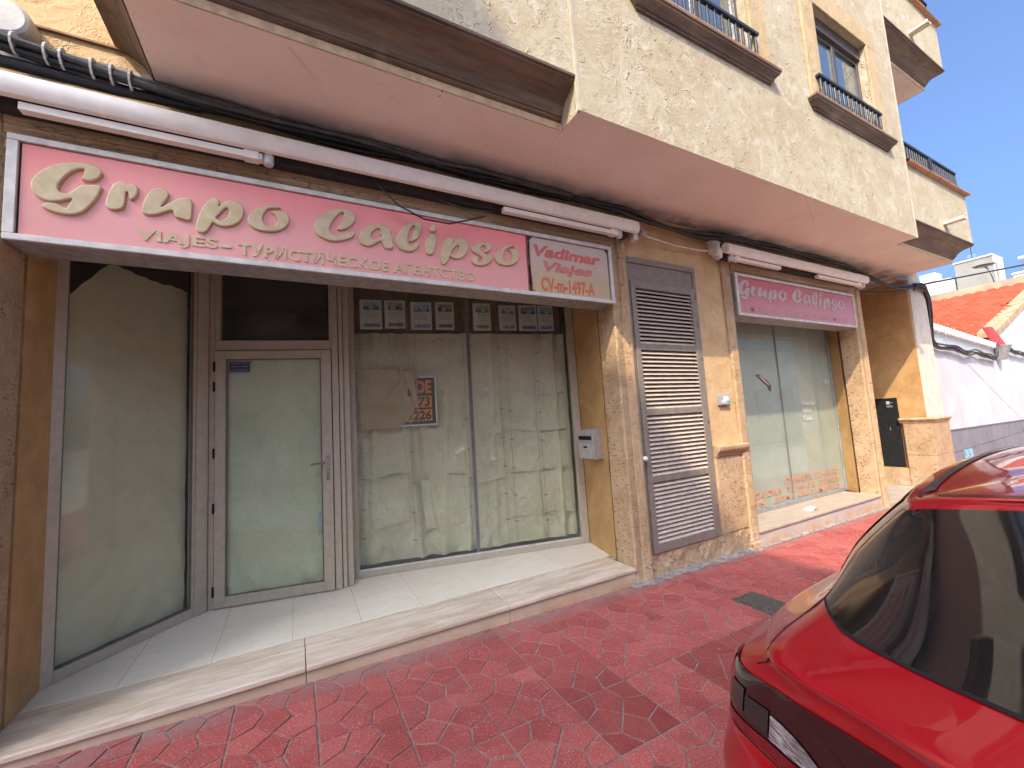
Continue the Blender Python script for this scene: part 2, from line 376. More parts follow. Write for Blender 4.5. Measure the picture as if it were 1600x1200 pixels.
SILL2 = m_step('sunlit_step_stone', (0.36, 0.29, 0.215), (0.45, 0.375, 0.29))  # step stone again, colour darkened to hold back the sunlight on this sill
FACADE = m_facade()
OCHRE = m_ochre('ochre_plaster', (0.42, 0.235, 0.085), (0.55, 0.335, 0.135))
OCHRE_L = m_ochre('light_ochre_plaster', (0.50, 0.315, 0.145), (0.62, 0.42, 0.215))
STONE = m_stone('pitted_tan_stone', (0.40, 0.255, 0.13), (0.51, 0.35, 0.20), lime=0.4)
STONE_H = m_stone('lintel_stone', (0.36, 0.215, 0.115), (0.50, 0.32, 0.18), str_=(0.2, 1, 2.5))
CORN = m_cornice(); SOFF = m_soffit()
TAN_TRIM = plain('tan_trim', (0.52, 0.35, 0.20), 0.8, var=0.2, bump=0.3)
TERRA = plain('terracotta_coping', (0.42, 0.20, 0.11), 0.75, var=0.25, bump=0.3)
TILES = m_tiles()
GROUT = plain('grey_grout', (0.235, 0.165, 0.135), 0.9, var=0.3, scale=20, bump=0.4)
MARBLE = m_marble(); STEP = m_step()
RISER = m_riser('step_riser_stone', (0.52, 0.38, 0.25), (0.62, 0.49, 0.35), 0.75)
RISER2 = m_riser('grey_riser_stone', (0.40, 0.36, 0.33), (0.46, 0.42, 0.385), 0.8)  # grey riser, colour likewise lowered where direct sun falls
ALU = plain('champagne_aluminium', (0.46, 0.40, 0.30), 0.45, 0.12, 0.08, 20)
ALU_D = plain('dark_groove', (0.06, 0.05, 0.045), 0.6)
ALU_L = plain('sign_aluminium', (0.60, 0.545, 0.475), 0.45, 0.15, 0.14, 12)
RUBBER = plain('black_rubber', (0.014, 0.014, 0.014), 0.85, spec=0.2)
BLACKCAB = plain('cable_black', (0.022, 0.022, 0.024), 0.55, var=0.3)
GREYCAB = plain('cable_grey', (0.075, 0.07, 0.066), 0.6, var=0.3)
WHITE = plain('white_paint', (0.82, 0.735, 0.64), 0.5, var=0.05)
WTIE = plain('white_plastic', (0.62, 0.60, 0.57), 0.5, var=0.1)
LOUV = plain('louvre_frame_paint', (0.22, 0.178, 0.138), 0.55, var=0.14, bump=0.1)
SLAT = plain('louvre_slat_paint', (0.50, 0.40, 0.315), 0.6, var=0.12)
DARK = plain('dark_interior', (0.05, 0.042, 0.034), 0.9)
GLASS = m_glass('shop_glass', dirt=0.10)
GLASS2 = m_glass('clear_pocket', (0.95, 0.96, 0.94))
PAPER_A = m_paper('kraft_paper_smooth', (0.56, 0.51, 0.37), (0.62, 0.57, 0.43), 0.18)
PAPER_B = m_paper('kraft_paper_green', (0.58, 0.60, 0.45), (0.64, 0.66, 0.51), 0.55)
PAPER_C = m_paper('kraft_paper_creased', (0.62, 0.56, 0.40), (0.70, 0.64, 0.48), 1.1)
PAPER_D = m_paper('brown_wrapping', (0.42, 0.29, 0.165), (0.50, 0.355, 0.21), 0.5)
PINK = m_pink()
LET = m_letters('beige_letter', (0.52, 0.385, 0.20), (0.63, 0.49, 0.285))
LET2 = m_letters('grey_letter', (0.44, 0.33, 0.29), (0.52, 0.41, 0.36))
LET3 = m_letters('faded_letter', (0.45, 0.20, 0.17), (0.52, 0.25, 0.21))
PAINT = m_paint()
CARGLASS = plain('tinted_glass', (0.010, 0.009, 0.009), 0.03, 0, 0.05, 3, spec=0.7, coat=0.6)
CARBLACK = plain('car_black_trim', (0.022, 0.022, 0.024), 0.35, var=0.1)
LETTERS=[
 [ [(-0.951,3.161),(-0.944,3.141),(-0.955,3.112),(-0.974,3.094),(-1.003,3.082),(-1.028,3.088),(-1.019,3.114),(-1.016,3.145),(-1.020,3.148),(-1.037,3.144),(-1.068,3.120),(-1.098,3.072),(-1.114,3.031),(-1.113,3.004),(-1.099,2.992),(-1.080,2.993),(-1.062,3.011),(-1.031,3.048),(-1.003,3.059),(-0.957,3.068),(-0.944,3.061),(-0.945,3.046),(-0.962,2.996),(-0.984,2.949),(-1.012,2.907),(-1.043,2.883),(-1.074,2.876),(-1.117,2.877),(-1.154,2.888),(-1.174,2.901),(-1.167,2.917),(-1.149,2.927),(-1.125,2.930),(-1.106,2.922),(-1.083,2.909),(-1.074,2.929),(-1.061,2.965),(-1.082,2.957),(-1.107,2.945),(-1.125,2.939),(-1.158,2.938),(-1.189,2.952),(-1.210,2.978),(-1.219,3.012),(-1.212,3.049),(-1.187,3.093),(-1.149,3.132),(-1.110,3.157),(-1.063,3.176),(-1.012,3.186),(-0.973,3.179)] ],
 [ [(-0.871,3.110),(-0.850,3.108),(-0.835,3.099),(-0.816,3.110),(-0.796,3.101),(-0.790,3.079),(-0.795,3.046),(-0.809,3.020),(-0.821,3.015),(-0.828,3.031),(-0.832,3.052),(-0.837,3.056),(-0.842,3.045),(-0.844,2.992),(-0.852,2.959),(-0.874,2.942),(-0.901,2.939),(-0.921,2.948),(-0.927,2.966),(-0.923,3.004),(-0.910,3.054),(-0.894,3.091)] ],
 [ [(-0.698,3.111),(-0.669,3.111),(-0.652,3.088),(-0.656,3.058),(-0.677,3.015),(-0.682,2.998),(-0.658,3.019),(-0.615,3.057),(-0.576,3.077),(-0.548,3.075),(-0.539,3.043),(-0.541,2.997),(-0.542,2.957),(-0.554,2.938),(-0.589,2.941),(-0.618,2.949),(-0.628,2.970),(-0.633,2.985),(-0.662,2.973),(-0.695,2.951),(-0.735,2.939),(-0.765,2.944),(-0.772,2.967),(-0.764,3.010),(-0.749,3.058),(-0.726,3.095)] ],
 [ [(-0.432,3.107),(-0.411,3.102),(-0.405,3.078),(-0.406,3.057),(-0.385,3.085),(-0.352,3.108),(-0.320,3.109),(-0.286,3.085),(-0.277,3.045),(-0.289,2.998),(-0.319,2.958),(-0.363,2.935),(-0.405,2.932),(-0.429,2.945),(-0.439,2.946),(-0.452,2.914),(-0.473,2.881),(-0.495,2.872),(-0.516,2.883),(-0.521,2.915),(-0.509,2.977),(-0.489,3.034),(-0.464,3.082)],[(-0.363,3.055),(-0.357,3.026),(-0.368,2.990),(-0.395,2.966),(-0.421,2.980),(-0.406,3.003),(-0.382,3.042)] ],
 [ [(-0.073,3.113),(-0.103,3.118),(-0.150,3.114),(-0.202,3.088),(-0.242,3.045),(-0.259,3.003),(-0.247,2.967),(-0.208,2.943),(-0.151,2.939),(-0.098,2.949),(-0.050,2.981),(-0.026,3.025),(-0.028,3.068),(-0.055,3.093),(-0.085,3.093),(-0.127,3.076),(-0.103,3.054),(-0.093,3.020),(-0.110,2.985),(-0.133,2.974),(-0.162,2.983),(-0.175,3.012),(-0.168,3.056),(-0.144,3.092),(-0.109,3.106)] ],
 [ [(0.301,3.182),(0.344,3.185),(0.377,3.170),(0.390,3.137),(0.381,3.098),(0.351,3.058),(0.312,3.033),(0.279,3.024),(0.268,3.030),(0.285,3.054),(0.302,3.094),(0.314,3.139),(0.310,3.157),(0.286,3.147),(0.253,3.101),(0.224,3.043),(0.219,3.011),(0.232,2.982),(0.269,2.987),(0.316,3.004),(0.355,3.021),(0.379,3.028),(0.384,3.013),(0.363,2.983),(0.320,2.959),(0.269,2.941),(0.213,2.938),(0.164,2.955),(0.129,2.986),(0.120,3.020),(0.130,3.063),(0.167,3.111),(0.212,3.148),(0.259,3.171)] ],
 [ [(0.554,3.113),(0.595,3.112),(0.631,3.093),(0.638,3.072),(0.638,3.055),(0.647,3.035),(0.648,2.985),(0.653,2.964),(0.637,2.945),(0.605,2.937),(0.580,2.947),(0.568,2.978),(0.561,2.988),(0.530,2.967),(0.489,2.940),(0.454,2.936),(0.420,2.952),(0.407,2.985),(0.417,3.024),(0.453,3.068),(0.503,3.099)],[(0.546,3.084),(0.561,3.070),(0.555,3.047),(0.570,3.028),(0.551,3.008),(0.515,2.991),(0.493,3.002),(0.496,3.032),(0.517,3.063)] ],
 [ [(0.822,3.184),(0.856,3.182),(0.871,3.152),(0.861,3.105),(0.834,3.054),(0.794,3.022),(0.770,3.021),(0.784,3.046),(0.802,3.095),(0.815,3.143),(0.804,3.149),(0.781,3.114),(0.760,3.053),(0.756,3.013),(0.763,2.989),(0.793,2.994),(0.827,3.019),(0.847,3.025),(0.843,2.998),(0.814,2.960),(0.769,2.939),(0.721,2.941),(0.684,2.963),(0.670,3.000),(0.682,3.046),(0.716,3.114),(0.767,3.165)] ],
 [ [(0.948,3.108),(0.978,3.100),(0.984,3.061),(0.971,3.004),(0.950,2.952),(0.926,2.937),(0.896,2.950),(0.889,2.991),(0.900,3.048),(0.923,3.091)],[(0.989,3.160),(0.982,3.141),(0.967,3.128),(0.949,3.125),(0.935,3.133),(0.930,3.150),(0.936,3.168),(0.951,3.182),(0.970,3.185),(0.984,3.177)] ],
 [ [(1.090,3.107),(1.115,3.101),(1.121,3.077),(1.115,3.057),(1.140,3.090),(1.180,3.114),(1.219,3.108),(1.247,3.078),(1.248,3.033),(1.222,2.981),(1.178,2.944),(1.133,2.933),(1.098,2.942),(1.086,2.946),(1.068,2.907),(1.045,2.878),(1.020,2.876),(1.006,2.905),(1.012,2.961),(1.037,3.039),(1.064,3.090)],[(1.164,3.049),(1.166,3.021),(1.148,2.983),(1.118,2.963),(1.098,2.973),(1.117,3.007),(1.144,3.040)] ],
 [ [(1.380,3.108),(1.428,3.107),(1.456,3.081),(1.446,3.049),(1.413,3.028),(1.393,3.032),(1.408,3.057),(1.396,3.083),(1.371,3.079),(1.355,3.052),(1.365,3.025),(1.409,3.008),(1.446,2.994),(1.453,2.972),(1.421,2.932),(1.361,2.908),(1.307,2.906),(1.272,2.925),(1.268,2.946),(1.288,2.970),(1.322,2.979),(1.345,2.975),(1.325,2.948),(1.336,2.931),(1.360,2.943),(1.368,2.963),(1.352,2.984),(1.313,3.001),(1.280,3.019),(1.275,3.043),(1.304,3.077),(1.339,3.099)] ],
 [ [(1.680,3.115),(1.644,3.119),(1.592,3.108),(1.532,3.069),(1.486,3.016),(1.482,2.982),(1.510,2.946),(1.566,2.935),(1.624,2.943),(1.686,2.977),(1.715,3.028),(1.711,3.072),(1.679,3.094),(1.634,3.087),(1.612,3.081),(1.639,3.058),(1.648,3.019),(1.627,2.982),(1.590,2.972),(1.566,2.994),(1.565,3.034),(1.589,3.074),(1.628,3.103)] ],
]
# ------------------------------------------------------------------ ground
def sheet(name, x0, x1, y0, y1, dz, mat, nx=40):
    m = M(); m.grid(nx, 1, lambda u, v: (x0 + (x1 - x0) * u, y0 + (y1 - y0) * v, zg(x0 + (x1 - x0) * u) + dz))
    return struct(m.build(name, mat))
ASPH = plain('pale_street_paving', (0.46, 0.41, 0.35), 0.9, var=0.15, scale=30, bump=0.4)
struct(M().grid(2, 2, lambda u, v: (-400 + 900 * u, -400 + 900 * v, -0.60)).build('ground', plain('dry_earth', (0.22, 0.18, 0.13), 0.95, var=0.3, scale=0.3)))
sheet('road', -30, 60, -7.6, -1.93, -0.125, ASPH, 60)
CONC = plain('kerb_concrete', (0.36, 0.34, 0.32), 0.85, var=0.2, bump=0.3)
k = M()
x = -6.0
while x < 24:
    k.box(x + 0.004, x + 0.996, -1.95, -1.80, zg(x) - 0.30, zg(x + 0.5)); x += 1.0
struct(k.build('kerb', CONC, bevel=0.012))
sheet('far_pavement', -30, 60, -9.1, -7.6, -0.02, CONC, 60)
sheet('pavement_bed', -8, 26, -1.81, 0.3, -0.006, GROUT, 60)
def paving():
    T = 0.405; g = 0.0052
    e1, e2 = 0.385, 0.615
    Apt, Bpt, Cpt, Dpt, O = (.26, .73), (.25, .26), (.70, .265), (.705, .715), (.495, .50)
    cells = [
        [(0, 0), (e1, 0), Bpt, (0, e1)], [(1, 0), (1, e1), Cpt, (e2, 0)], [(1, 1), (e2, 1), Dpt, (1, e2)], [(0, 1), (0, e2), Apt, (e1, 1)],
        [(e1, 0), (e2, 0), Cpt, O, Bpt], [(1, e1), (1, e2), Dpt, O, Cpt], [(e2, 1), (e1, 1), Apt, O, Dpt], [(0, e2), (0, e1), Bpt, O, Apt]]
    m = M(); rr = random.Random(3)
    x0 = 0.895 - 12 * T
    for ix in range(0, 62):
        for iy in range(-5, 1):
            flip = False; rr.random()
            ty = rr.uniform(-0.0016, 0.0016); sx_, sy_ = rr.uniform(-.004, .004), rr.uniform(-.004, .004)
            for poly in cells:
                pts = [((1 - p[1], p[0]) if flip else p) for p in poly]
                P = [(x0 + (ix + p[0]) * T, -0.165 + (iy + p[1]) * 0.4125) for p in pts]
                if max(p[1] for p in P) > 0.02 and min(p[1] for p in P) > 0.0: continue
                P = [(p[0], max(-1.80, min(p[1], 0.03))) for p in P]
                cx = sum(p[0] for p in P) / len(P); cy = sum(p[1] for p in P) / len(P)
                n = len(P)
                ar = sum(P[i][0] * P[(i+1) % n][1] - P[(i+1) % n][0] * P[i][1] for i in range(n))
                if abs(ar) < 0.002: continue
                if ar < 0: P.reverse()
                def inset(d):
                    out = []
                    for i in range(n):
                        a, b, c = Vector(P[i-1]), Vector(P[i]), Vector(P[(i+1) % n])
                        d1, d2 = (b - a), (c - b)
                        if d1.length < 1e-5 or d2.length < 1e-5: out.append(b); continue
                        d1.normalize(); d2.normalize(); n1 = Vector((-d1.y, d1.x)); n2 = Vector((-d2.y, d2.x)); nn = n1 + n2
                        if nn.length < 1e-4: nn = n1
                        nn.normalize(); out.append(b + nn * d / max(0.4, nn.dot(n1)))
                    return out
                gg = g * rr.uniform(0.75, 1.25)
                q0, q1 = inset(gg), inset(gg + 0.003)
                hz = rr.uniform(-0.0008, 0.0008) + ty
                z = lambda p, h: zg(p[0]) + h + (p[0] - cx) * sx_ * .5 + (p[1] - cy) * sy_ * .5
                m.add([(p[0], p[1], zg(p[0]) - 0.012) for p in q0] + [(p[0], p[1], z(p, -0.0022 + hz)) for p in q0] + [(p[0], p[1], z(p, hz)) for p in q1],
                      [tuple(range(2*n, 3*n))] + [(i, (i+1) % n, n + (i+1) % n, n + i) for i in range(n)] + [(n + i, n + (i+1) % n, 2*n + (i+1) % n, 2*n + i) for i in range(n)])
    return struct(m.build('pavement', TILES))
paving()
# mortar fillet along the foot of the wall
m = M(); rr = random.Random(5)
pts = [(2.70 + i * 0.05) for i in range(120)]
top = [(x_, 0.025 - 0.0, zg(x_) + rr.uniform(0.012, 0.03)) for x_ in pts]; bot = [(x_, -0.035 - rr.uniform(0, 0.045) * (1.4 if x_ < 4.7 else 0.3), zg(x_) + 0.003) for x_ in pts]
m.add(top + bot, [(i, i + 1, len(pts) + i + 1, len(pts) + i) for i in range(len(pts) - 1)])
struct(m.build('mortar_strip', plain('dirty_mortar', (0.25, 0.21, 0.185), 0.9, var=0.35, scale=18, bump=0.6)))
# drain cover
d = thing('drain_cover', 'dark grey metal drain cover set in the red paving beside the car', 'drain cover', (3.33, -0.85, zg(3.33)))
DRM = plain('rusty_cast_iron', (0.10, 0.085, 0.065), 0.75, 0.2, 0.35, 40, 0.5)
fr_, L_ = frame_of((3.172, -1.02), (3.47, -1.0))
zc = lambda s: zg(3.33) + s
M().box(3.18, 3.47, -1.02, -0.66, zc(-0.02), zc(0.003)).build('frame', DRM, d)
g_ = M(); g_.box(3.195, 3.455, -1.005, -0.675, zc(-0.01), zc(0.006))
for i in range(9):
    for j in range(12):
        cx, cy = 3.207 + i * 0.0295, -0.994 + j * 0.028
        a_ = 0.010 if (i + j) % 2 else 0.004; b_ = 0.004 if (i + j) % 2 else 0.010
        g_.box(cx - a_, cx + a_, cy - b_, cy + b_, zc(0.006), zc(0.0085))
g_.build('lid', DRM, d)
# ------------------------------------------------------------------ apartment building
BX0, BX1 = -7.0, 10.5
B = thing('apartment_building', 'cream stucco apartment block with two pink shop signs, overhanging bay and iron balconies', 'building', (2.0, 0.0, 0.0))
ZS = 3.75; YB = -0.925; YC = -0.71
# rear mass, keeps light out
M().box(BX0, BX1, 3.2, 9.0, -0.5, 10.2).build('rear_block', FACADE, B)
# ground-floor plaster between the stone surrounds (each piece butts against its neighbour)
g = M()
g.box(BX0, -1.56, 0.03, 0.5, -0.5, ZS)
g.box(-1.56, 2.985, 0.03, 0.5, 3.46, ZS)
g.box(2.985, 4.55, 0.03, 0.5, 3.25, ZS)
g.box(4.062, 4.55, 0.03, 0.5, -0.3, 3.25)
g.box(4.55, 7.93, 0.03, 0.5, 3.46, ZS)
g.build('plaster_wall', OCHRE_L, B)
# rough stone foot under the louvred door and beside it
m = M(); rr = random.Random(11)
m.grid(34, 6, lambda u, v: (2.985 + 1.565 * u, 0.012 + 0.010 * math.sin(u * 31) * math.sin(v * 9 + u * 13) + rr.uniform(-.004, .004), -0.15 + (0.262 + 0.15) * v))
m.box(2.985, 4.55, 0.026, 0.3, -0.15, 0.262)
m.build('stone_foot', STONE, B, fix=False)
m = M(); m.box(4.105, 4.545, 0.008, 0.10, 0.262, 1.10); m.build('dado_panel', STONE, B, bevel=0.012)
m = M(); m.prism([(4.092 + 0, 0), (4.104, 0), (4.104, .85), (4.092, .85)], 'y', 0.004, 0.04); 
m.v = [(x_, y_, z_ + 0.262) for x_, y_, z_ in m.v]; m.build('panel_edge', TAN_TRIM, B)
led = [(0.03, 1.100), (-0.012, 1.100), (-0.012, 1.118), (-0.022, 1.124), (-0.034, 1.140), (-0.050, 1.158), (-0.060, 1.176), (-0.060, 1.205), (-0.045, 1.218), (0.03, 1.222)]
M().prism(led, 'x', 4.085, 4.625).build('dado_ledge', STONE, B, smooth=False, bevel=0.004)

# stone surrounds of both openings
def jamb(x_in, sgn, z0, name='stone_jamb', wide=0.20):
    """plan profile from the opening edge outwards (sgn=+1: stone lies to the right)"""
    pr = [(0.005, .245), (0.0, 0.012), (0.014, -0.004), (0.05, -0.004), (0.056, 0.006), (0.10, 0.006), (0.106, -0.012), (0.118, -0.018), (0.126, -0.010), (0.134, -0.018), (0.144, -0.022), (0.152, -0.012), (0.160, -0.024), (wide - 0.02, -0.028), (wide, -0.018), (wide, 0.245)]
    poly = [(x_in + sgn * a, b) for a, b in pr]
    return M().prism(poly, 'z', z0, 3.46).build(name, STONE, B)
jamb(2.785, 1, -0.2); jamb(-1.345, -1, -0.2, wide=0.215)
jamb(7.735, 1, -0.2, wide=0.195); 
M().prism([(4.55, 0.10), (4.55, 0.004), (4.566, -0.012), (4.60, -0.016), (4.66, -0.018), (4.69, -0.008), (4.698, 0.012), (4.698, 0.45), (4.66, 0.45)], 'z', -0.2, 3.46).build('stone_jamb', STONE, B)
M().box(4.535, 4.70, -0.030, 0.0, -0.15, 0.10).build('jamb_foot', STONE, B, bevel=0.012)
lin = [(0.50, 3.22), (-0.004, 3.22), (-0.004, 3.262), (0.004, 3.268), (0.004, 3.300), (-0.010, 3.306), (-0.016, 3.318), (-0.008, 3.326), (-0.016, 3.336), (-0.020, 3.346), (-0.010, 3.354), (-0.022, 3.364), (-0.026, 3.42), (-0.016, 3.46), (0.50, 3.46)]
M().prism(lin, 'x', -1.344, 2.784).build('stone_lintel', STONE_H, B)
M().prism([(y, z + (0.02 if z < 3.3 else 0)) for y, z in lin], 'x', 4.699, 7.734).build('stone_lintel', STONE_H, B)
# splayed ochre reveals behind a black joint
M().prism([(2.803, .278), (2.955, .885), (3.10, .885), (3.10, .278)], 'z', 0.195, 3.22).build('reveal', OCHRE, B)
M().prism([(-1.352, .280), (-1.372, .70), (-1.56, .70), (-1.56, .280)], 'z', 0.195, 3.22).build('reveal', OCHRE, B)
M().prism([(7.753, .282), (7.86, .47), (8.0, .47), (8.0, .282)], 'z', 0.195, 3.24).build('reveal', OCHRE, B)
for q in ((2.832, 2.95, 3.22), (-1.50, -1.385, 3.22), (7.785, 7.90, 3.24)): M().box(q[0], q[1], .246, .277, 0.19, q[2]).build('expansion_joint', ALU_D, B)

# shop interior shell
i_ = M()
i_.box(-2.6, 4.3, 3.0, 3.1, 0.1, 3.4); i_.box(-2.7, -2.6, 0.5, 3.1, 0.1, 3.4); i_.box(4.0, 4.1, 0.5, 3.1, 0.1, 3.4)
i_.box(-2.6, -1.374, 0.702, 0.78, 0.1, 3.4); i_.box(3.10, 4.0, 0.52, 0.6, 0.1, 3.3)
i_.box(-2.6, 4.1, 0.502, 3.1, 3.222, 3.30)
i_.box(4.3, 8.4, 1.2, 1.3, 0.0, 3.4)
i_.build('interior_wall', DARK, B)
# porch floor
t = M(); rr = random.Random(2)
for ix in range(-4, 9):
    for iy in range(0, 4):
        x0 = -0.037 + 0.4625 * ix; y0 = 0.414 + 0.4625 * iy; h = rr.uniform(-.0006, .0006)
        t.box(x0 + 0.0012, x0 + 0.4613, y0 + 0.0012, y0 + 0.4613, 0.17, 0.195 + h)
t.build('porch_tiles', MARBLE, B, bevel=0.0012, seg=1)
M().box(-1.9, 4.0, 0.30, 3.0, 0.05, 0.1925).build('porch_bed', plain('tile_joint', (0.33, 0.27, 0.21), 0.9), B)
for a_, b_ in ((-1.40, 0.038), (0.042, 1.458), (1.462, 2.783)):
    M().box(a_, b_, -0.012, 0.4125, 0.166, 0.196).build('step_slab', STEP, B, bevel=0.006)
    M().box(a_ + 0.0, b_ - 0.0, 0.006, 0.05, -0.15, 0.166).build('step_riser', RISER, B, bevel=0.002, seg=1)
# second shop's sill
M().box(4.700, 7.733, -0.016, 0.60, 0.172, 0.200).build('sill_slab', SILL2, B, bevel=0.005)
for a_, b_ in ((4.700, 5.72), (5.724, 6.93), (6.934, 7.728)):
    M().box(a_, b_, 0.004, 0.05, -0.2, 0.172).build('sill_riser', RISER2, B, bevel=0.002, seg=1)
# niche on the right: floor, walls, ceiling
M().box(7.93, 10.5, -0.02, 3.2, -0.2, 0.045).build('niche_floor', plain('niche_step_stone', (0.38, 0.32, 0.25), 0.6, var=0.12, scale=4), B, bevel=0.008)
n_ = M(); n_.box(7.932, 8.1, 0.246, 3.2, 0.045, ZS); n_.box(8.1, 9.8, 2.6, 3.2, 0.045, ZS); n_.build('niche_wall', OCHRE, B)
M().box(9.80, 10.5, 0.0, 3.2, 0.045, ZS).build('niche_wall', OCHRE, B)
M().box(9.83, 10.5, -0.035, -0.001, 1.25, ZS).build('corner_strip', plain('pale_render', (0.60, 0.50, 0.39), 0.8, var=0.1, scale=6, bump=0.3), B, bevel=0.006)
pl = M(); pl.box(9.73, 10.52, -0.085, 0.30, -0.2, 0.60); pl.box(9.73, 10.52, -0.085, 0.30, 0.604, 1.17); pl.build('corner_plinth', STONE, B, bevel=0.006)
pl = M(); pl.box(9.745, 9.798, 0.30, 2.6, 0.046, 0.36); pl.build('corner_plinth', STONE, B, bevel=0.006)
M().sweep([(9.73, 0.34), (9.73, -0.085), (10.52, -0.085)], [(-0.03, 1.17), (0.012, 1.17), (0.016, 1.19), (0.035, 1.205), (0.05, 1.225), (0.05, 1.25), (-0.03, 1.262)]).build('plinth_ledge', TAN_TRIM, B)
# ------------------ soffit, bay, balconies
sf = M()
def slab(x0, x1, y0, y1, z0, z1): sf.box(x0, x1, y0, y1, z0, z1)
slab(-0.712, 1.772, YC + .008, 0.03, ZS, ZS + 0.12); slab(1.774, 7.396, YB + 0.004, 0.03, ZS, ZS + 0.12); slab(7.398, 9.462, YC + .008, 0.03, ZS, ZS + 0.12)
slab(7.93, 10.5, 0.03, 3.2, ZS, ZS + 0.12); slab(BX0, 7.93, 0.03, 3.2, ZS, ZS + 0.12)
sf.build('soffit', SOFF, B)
# main wall above, set back behind the balconies
u = M()
u.box(BX0, 1.77, 0.03, 0.4, ZS + 0.121, 10.2); u.build('upper_wall', OCHRE_L, B)
u = M(); u.box(7.40, BX1 - .3, 0.03, 0.4, ZS + 0.121, 10.2); u.box(BX1 - 0.3, BX1, 0.03, 3.2, ZS + 0.121, 10.2)
u.build('upper_wall', OCHRE_L, B)
M().box(BX0, -0.72, 0.012, 0.0305, 3.972, 3.984).build('string_course', plain('string_brown', (0.24, 0.12, 0.055), 0.8), B)
M().box(BX0, BX1, -0.9, 9.0, 10.2, 10.35).build('roof', TERRA, B)
# central bay
W = [(2.68, 3.98), (5.30, 6.60)]; FL = [3.92, 6.95]
zr = [(4.95, 6.22), (7.98, 9.25)]
bay = M(); y0, y1 = YB, YB + 0.28
xs = [1.77, W[0][0], W[0][1], W[1][0], W[1][1], 7.40]
for i in (0, 2, 4): bay.box(xs[i], xs[i+1], y0, y1, ZS + .003, 10.2)
for a_, b_ in W:
    zz = [ZS + .003] + [q for p in zr for q in p] + [10.2]
    for k_ in (0, 2, 4): bay.box(a_, b_, y0, y1, zz[k_], zz[k_+1])
bay.box(1.77, 2.05, y1, 0.03, ZS + 0.12, 10.2); bay.box(7.12, 7.40, y1, 0.03, ZS + 0.12, 10.2)
bay.build('bay_wall', FACADE, B)
BEAD = plain('pale_corner', (0.44, 0.37, 0.27), 0.8, var=0.12, scale=9)
for x_ in (1.77, 7.40): M().box(x_ - 0.012, x_ + 0.012, YB - 0.006, YB + 0.02, ZS - .002, 10.2).build('corner_bead', BEAD, B)
SURR = m_ochre('window_band_plaster', (0.40, 0.28, 0.14), (0.48, 0.355, 0.20))
WF = plain('brown_window_frame', (0.085, 0.07, 0.06), 0.35, 0.3)
IRON = plain('painted_iron', (0.028, 0.033, 0.040), 0.45, 0.3)
CURT = plain('blue_grey_blind', (0.30, 0.36, 0.40), 0.7, var=0.1)
WGLASS = plain('window_glass', (0.05, 0.075, 0.09), 0.04, 0.0, 0.1, 1.5, spec=1.0, coat=1.0)
def baluster(mm, x_, y_, z0, z1):
    h = z1 - z0
    mm.lathe((x_, y_, z0), [(0.011, 0), (0.011, h * .10), (0.019, h * .12), (0.019, h * .16), (0.012, h * .18), (0.015, h * .4), (0.012, h * .8), (0.008, h)], 'z', 8)
for fi, (za, zb) in enumerate(zr):
    for a_, b_ in W:
        yf = YB + 0.08
        f = M()
        for q in ((a_, a_ + 0.05), ((a_+b_)/2 - 0.035, (a_+b_)/2 + 0.035), (b_ - 0.05, b_)): f.box(q[0], q[1], yf, yf + 0.06, za, zb - 0.16)
        for xa, xb in ((a_ + 0.05, (a_+b_)/2 - 0.035), ((a_+b_)/2 + 0.035, b_ - 0.05)):
            f.box(xa, xb, yf + 0.004, yf + 0.056, za, za + 0.055); f.box(xa, xb, yf + 0.004, yf + 0.056, zb - 0.215, zb - 0.16)
        win = f.build('window', WF, B, bevel=0.004)
        for xa, xb in ((a_ + 0.05, (a_+b_)/2 - 0.035), ((a_+b_)/2 + 0.035, b_ - 0.05)):
            M().box(xa, xb, yf + 0.025, yf + 0.032, za + 0.055, zb - 0.215).build('pane', WGLASS, win)
        M().box(a_, b_, yf - 0.03, yf + 0.10, zb - 0.16, zb).build('shutter_box', WF, win, bevel=0.004)
        # plaster surround
        s_ = M(); p_ = YB - 0.03
        s_.box(a_ - 0.28, a_, p_, YB, za - 0.02, zb); s_.box(b_, b_ + 0.28, p_, YB, za - 0.02, zb); s_.box(a_ - 0.28, b_ + 0.28, p_, YB, zb, zb + 0.27)
        s_.build('surround', SURR, win, bevel=0.006)
        so = [(0.03, za - 0.13), (-0.020, za - 0.13), (-0.022, za - 0.112), (-0.034, za - 0.108), (-0.046, za - 0.085), (-0.072, za - 0.06), (-0.082, za - 0.052), (-0.082, za - 0.034), (-0.094, za - 0.030), (-0.094, za - 0.008), (-0.084, za - 0.004)]
        M().sweep([(a_ - 0.24, YB + 0.01), (a_ - 0.24, YB), (b_ + 0.24, YB), (b_ + 0.24, YB + 0.01)], [(-o if False else -p[0], p[1]) for o, p in enumerate(so)]).build('sill', CORN, win)
        M().box(a_ - 0.32, b_ + 0.32, YB - 0.094, YB + 0.13, za - 0.007, za + 0.003).build('sill_top', TERRA, win)
        r_ = M(); yr = YB - 0.055; zt = za + 0.29
        r_.box(a_ - 0.17, b_ + 0.04, yr - 0.018, yr + 0.018, zt - 0.028, zt)
        nb_ = 15
        for q in range(nb_): baluster(r_, a_ - 0.13 + (b_ - a_ + 0.13) * q / (nb_ - 1), yr, za, zt - 0.028)
        for xq in (a_ - 0.165, b_ + 0.035): r_.box(xq - 0.006, xq + 0.006, yr, YB + 0.02, zt - 0.026, zt - 0.004)
        r_.build('railing', IRON, win)
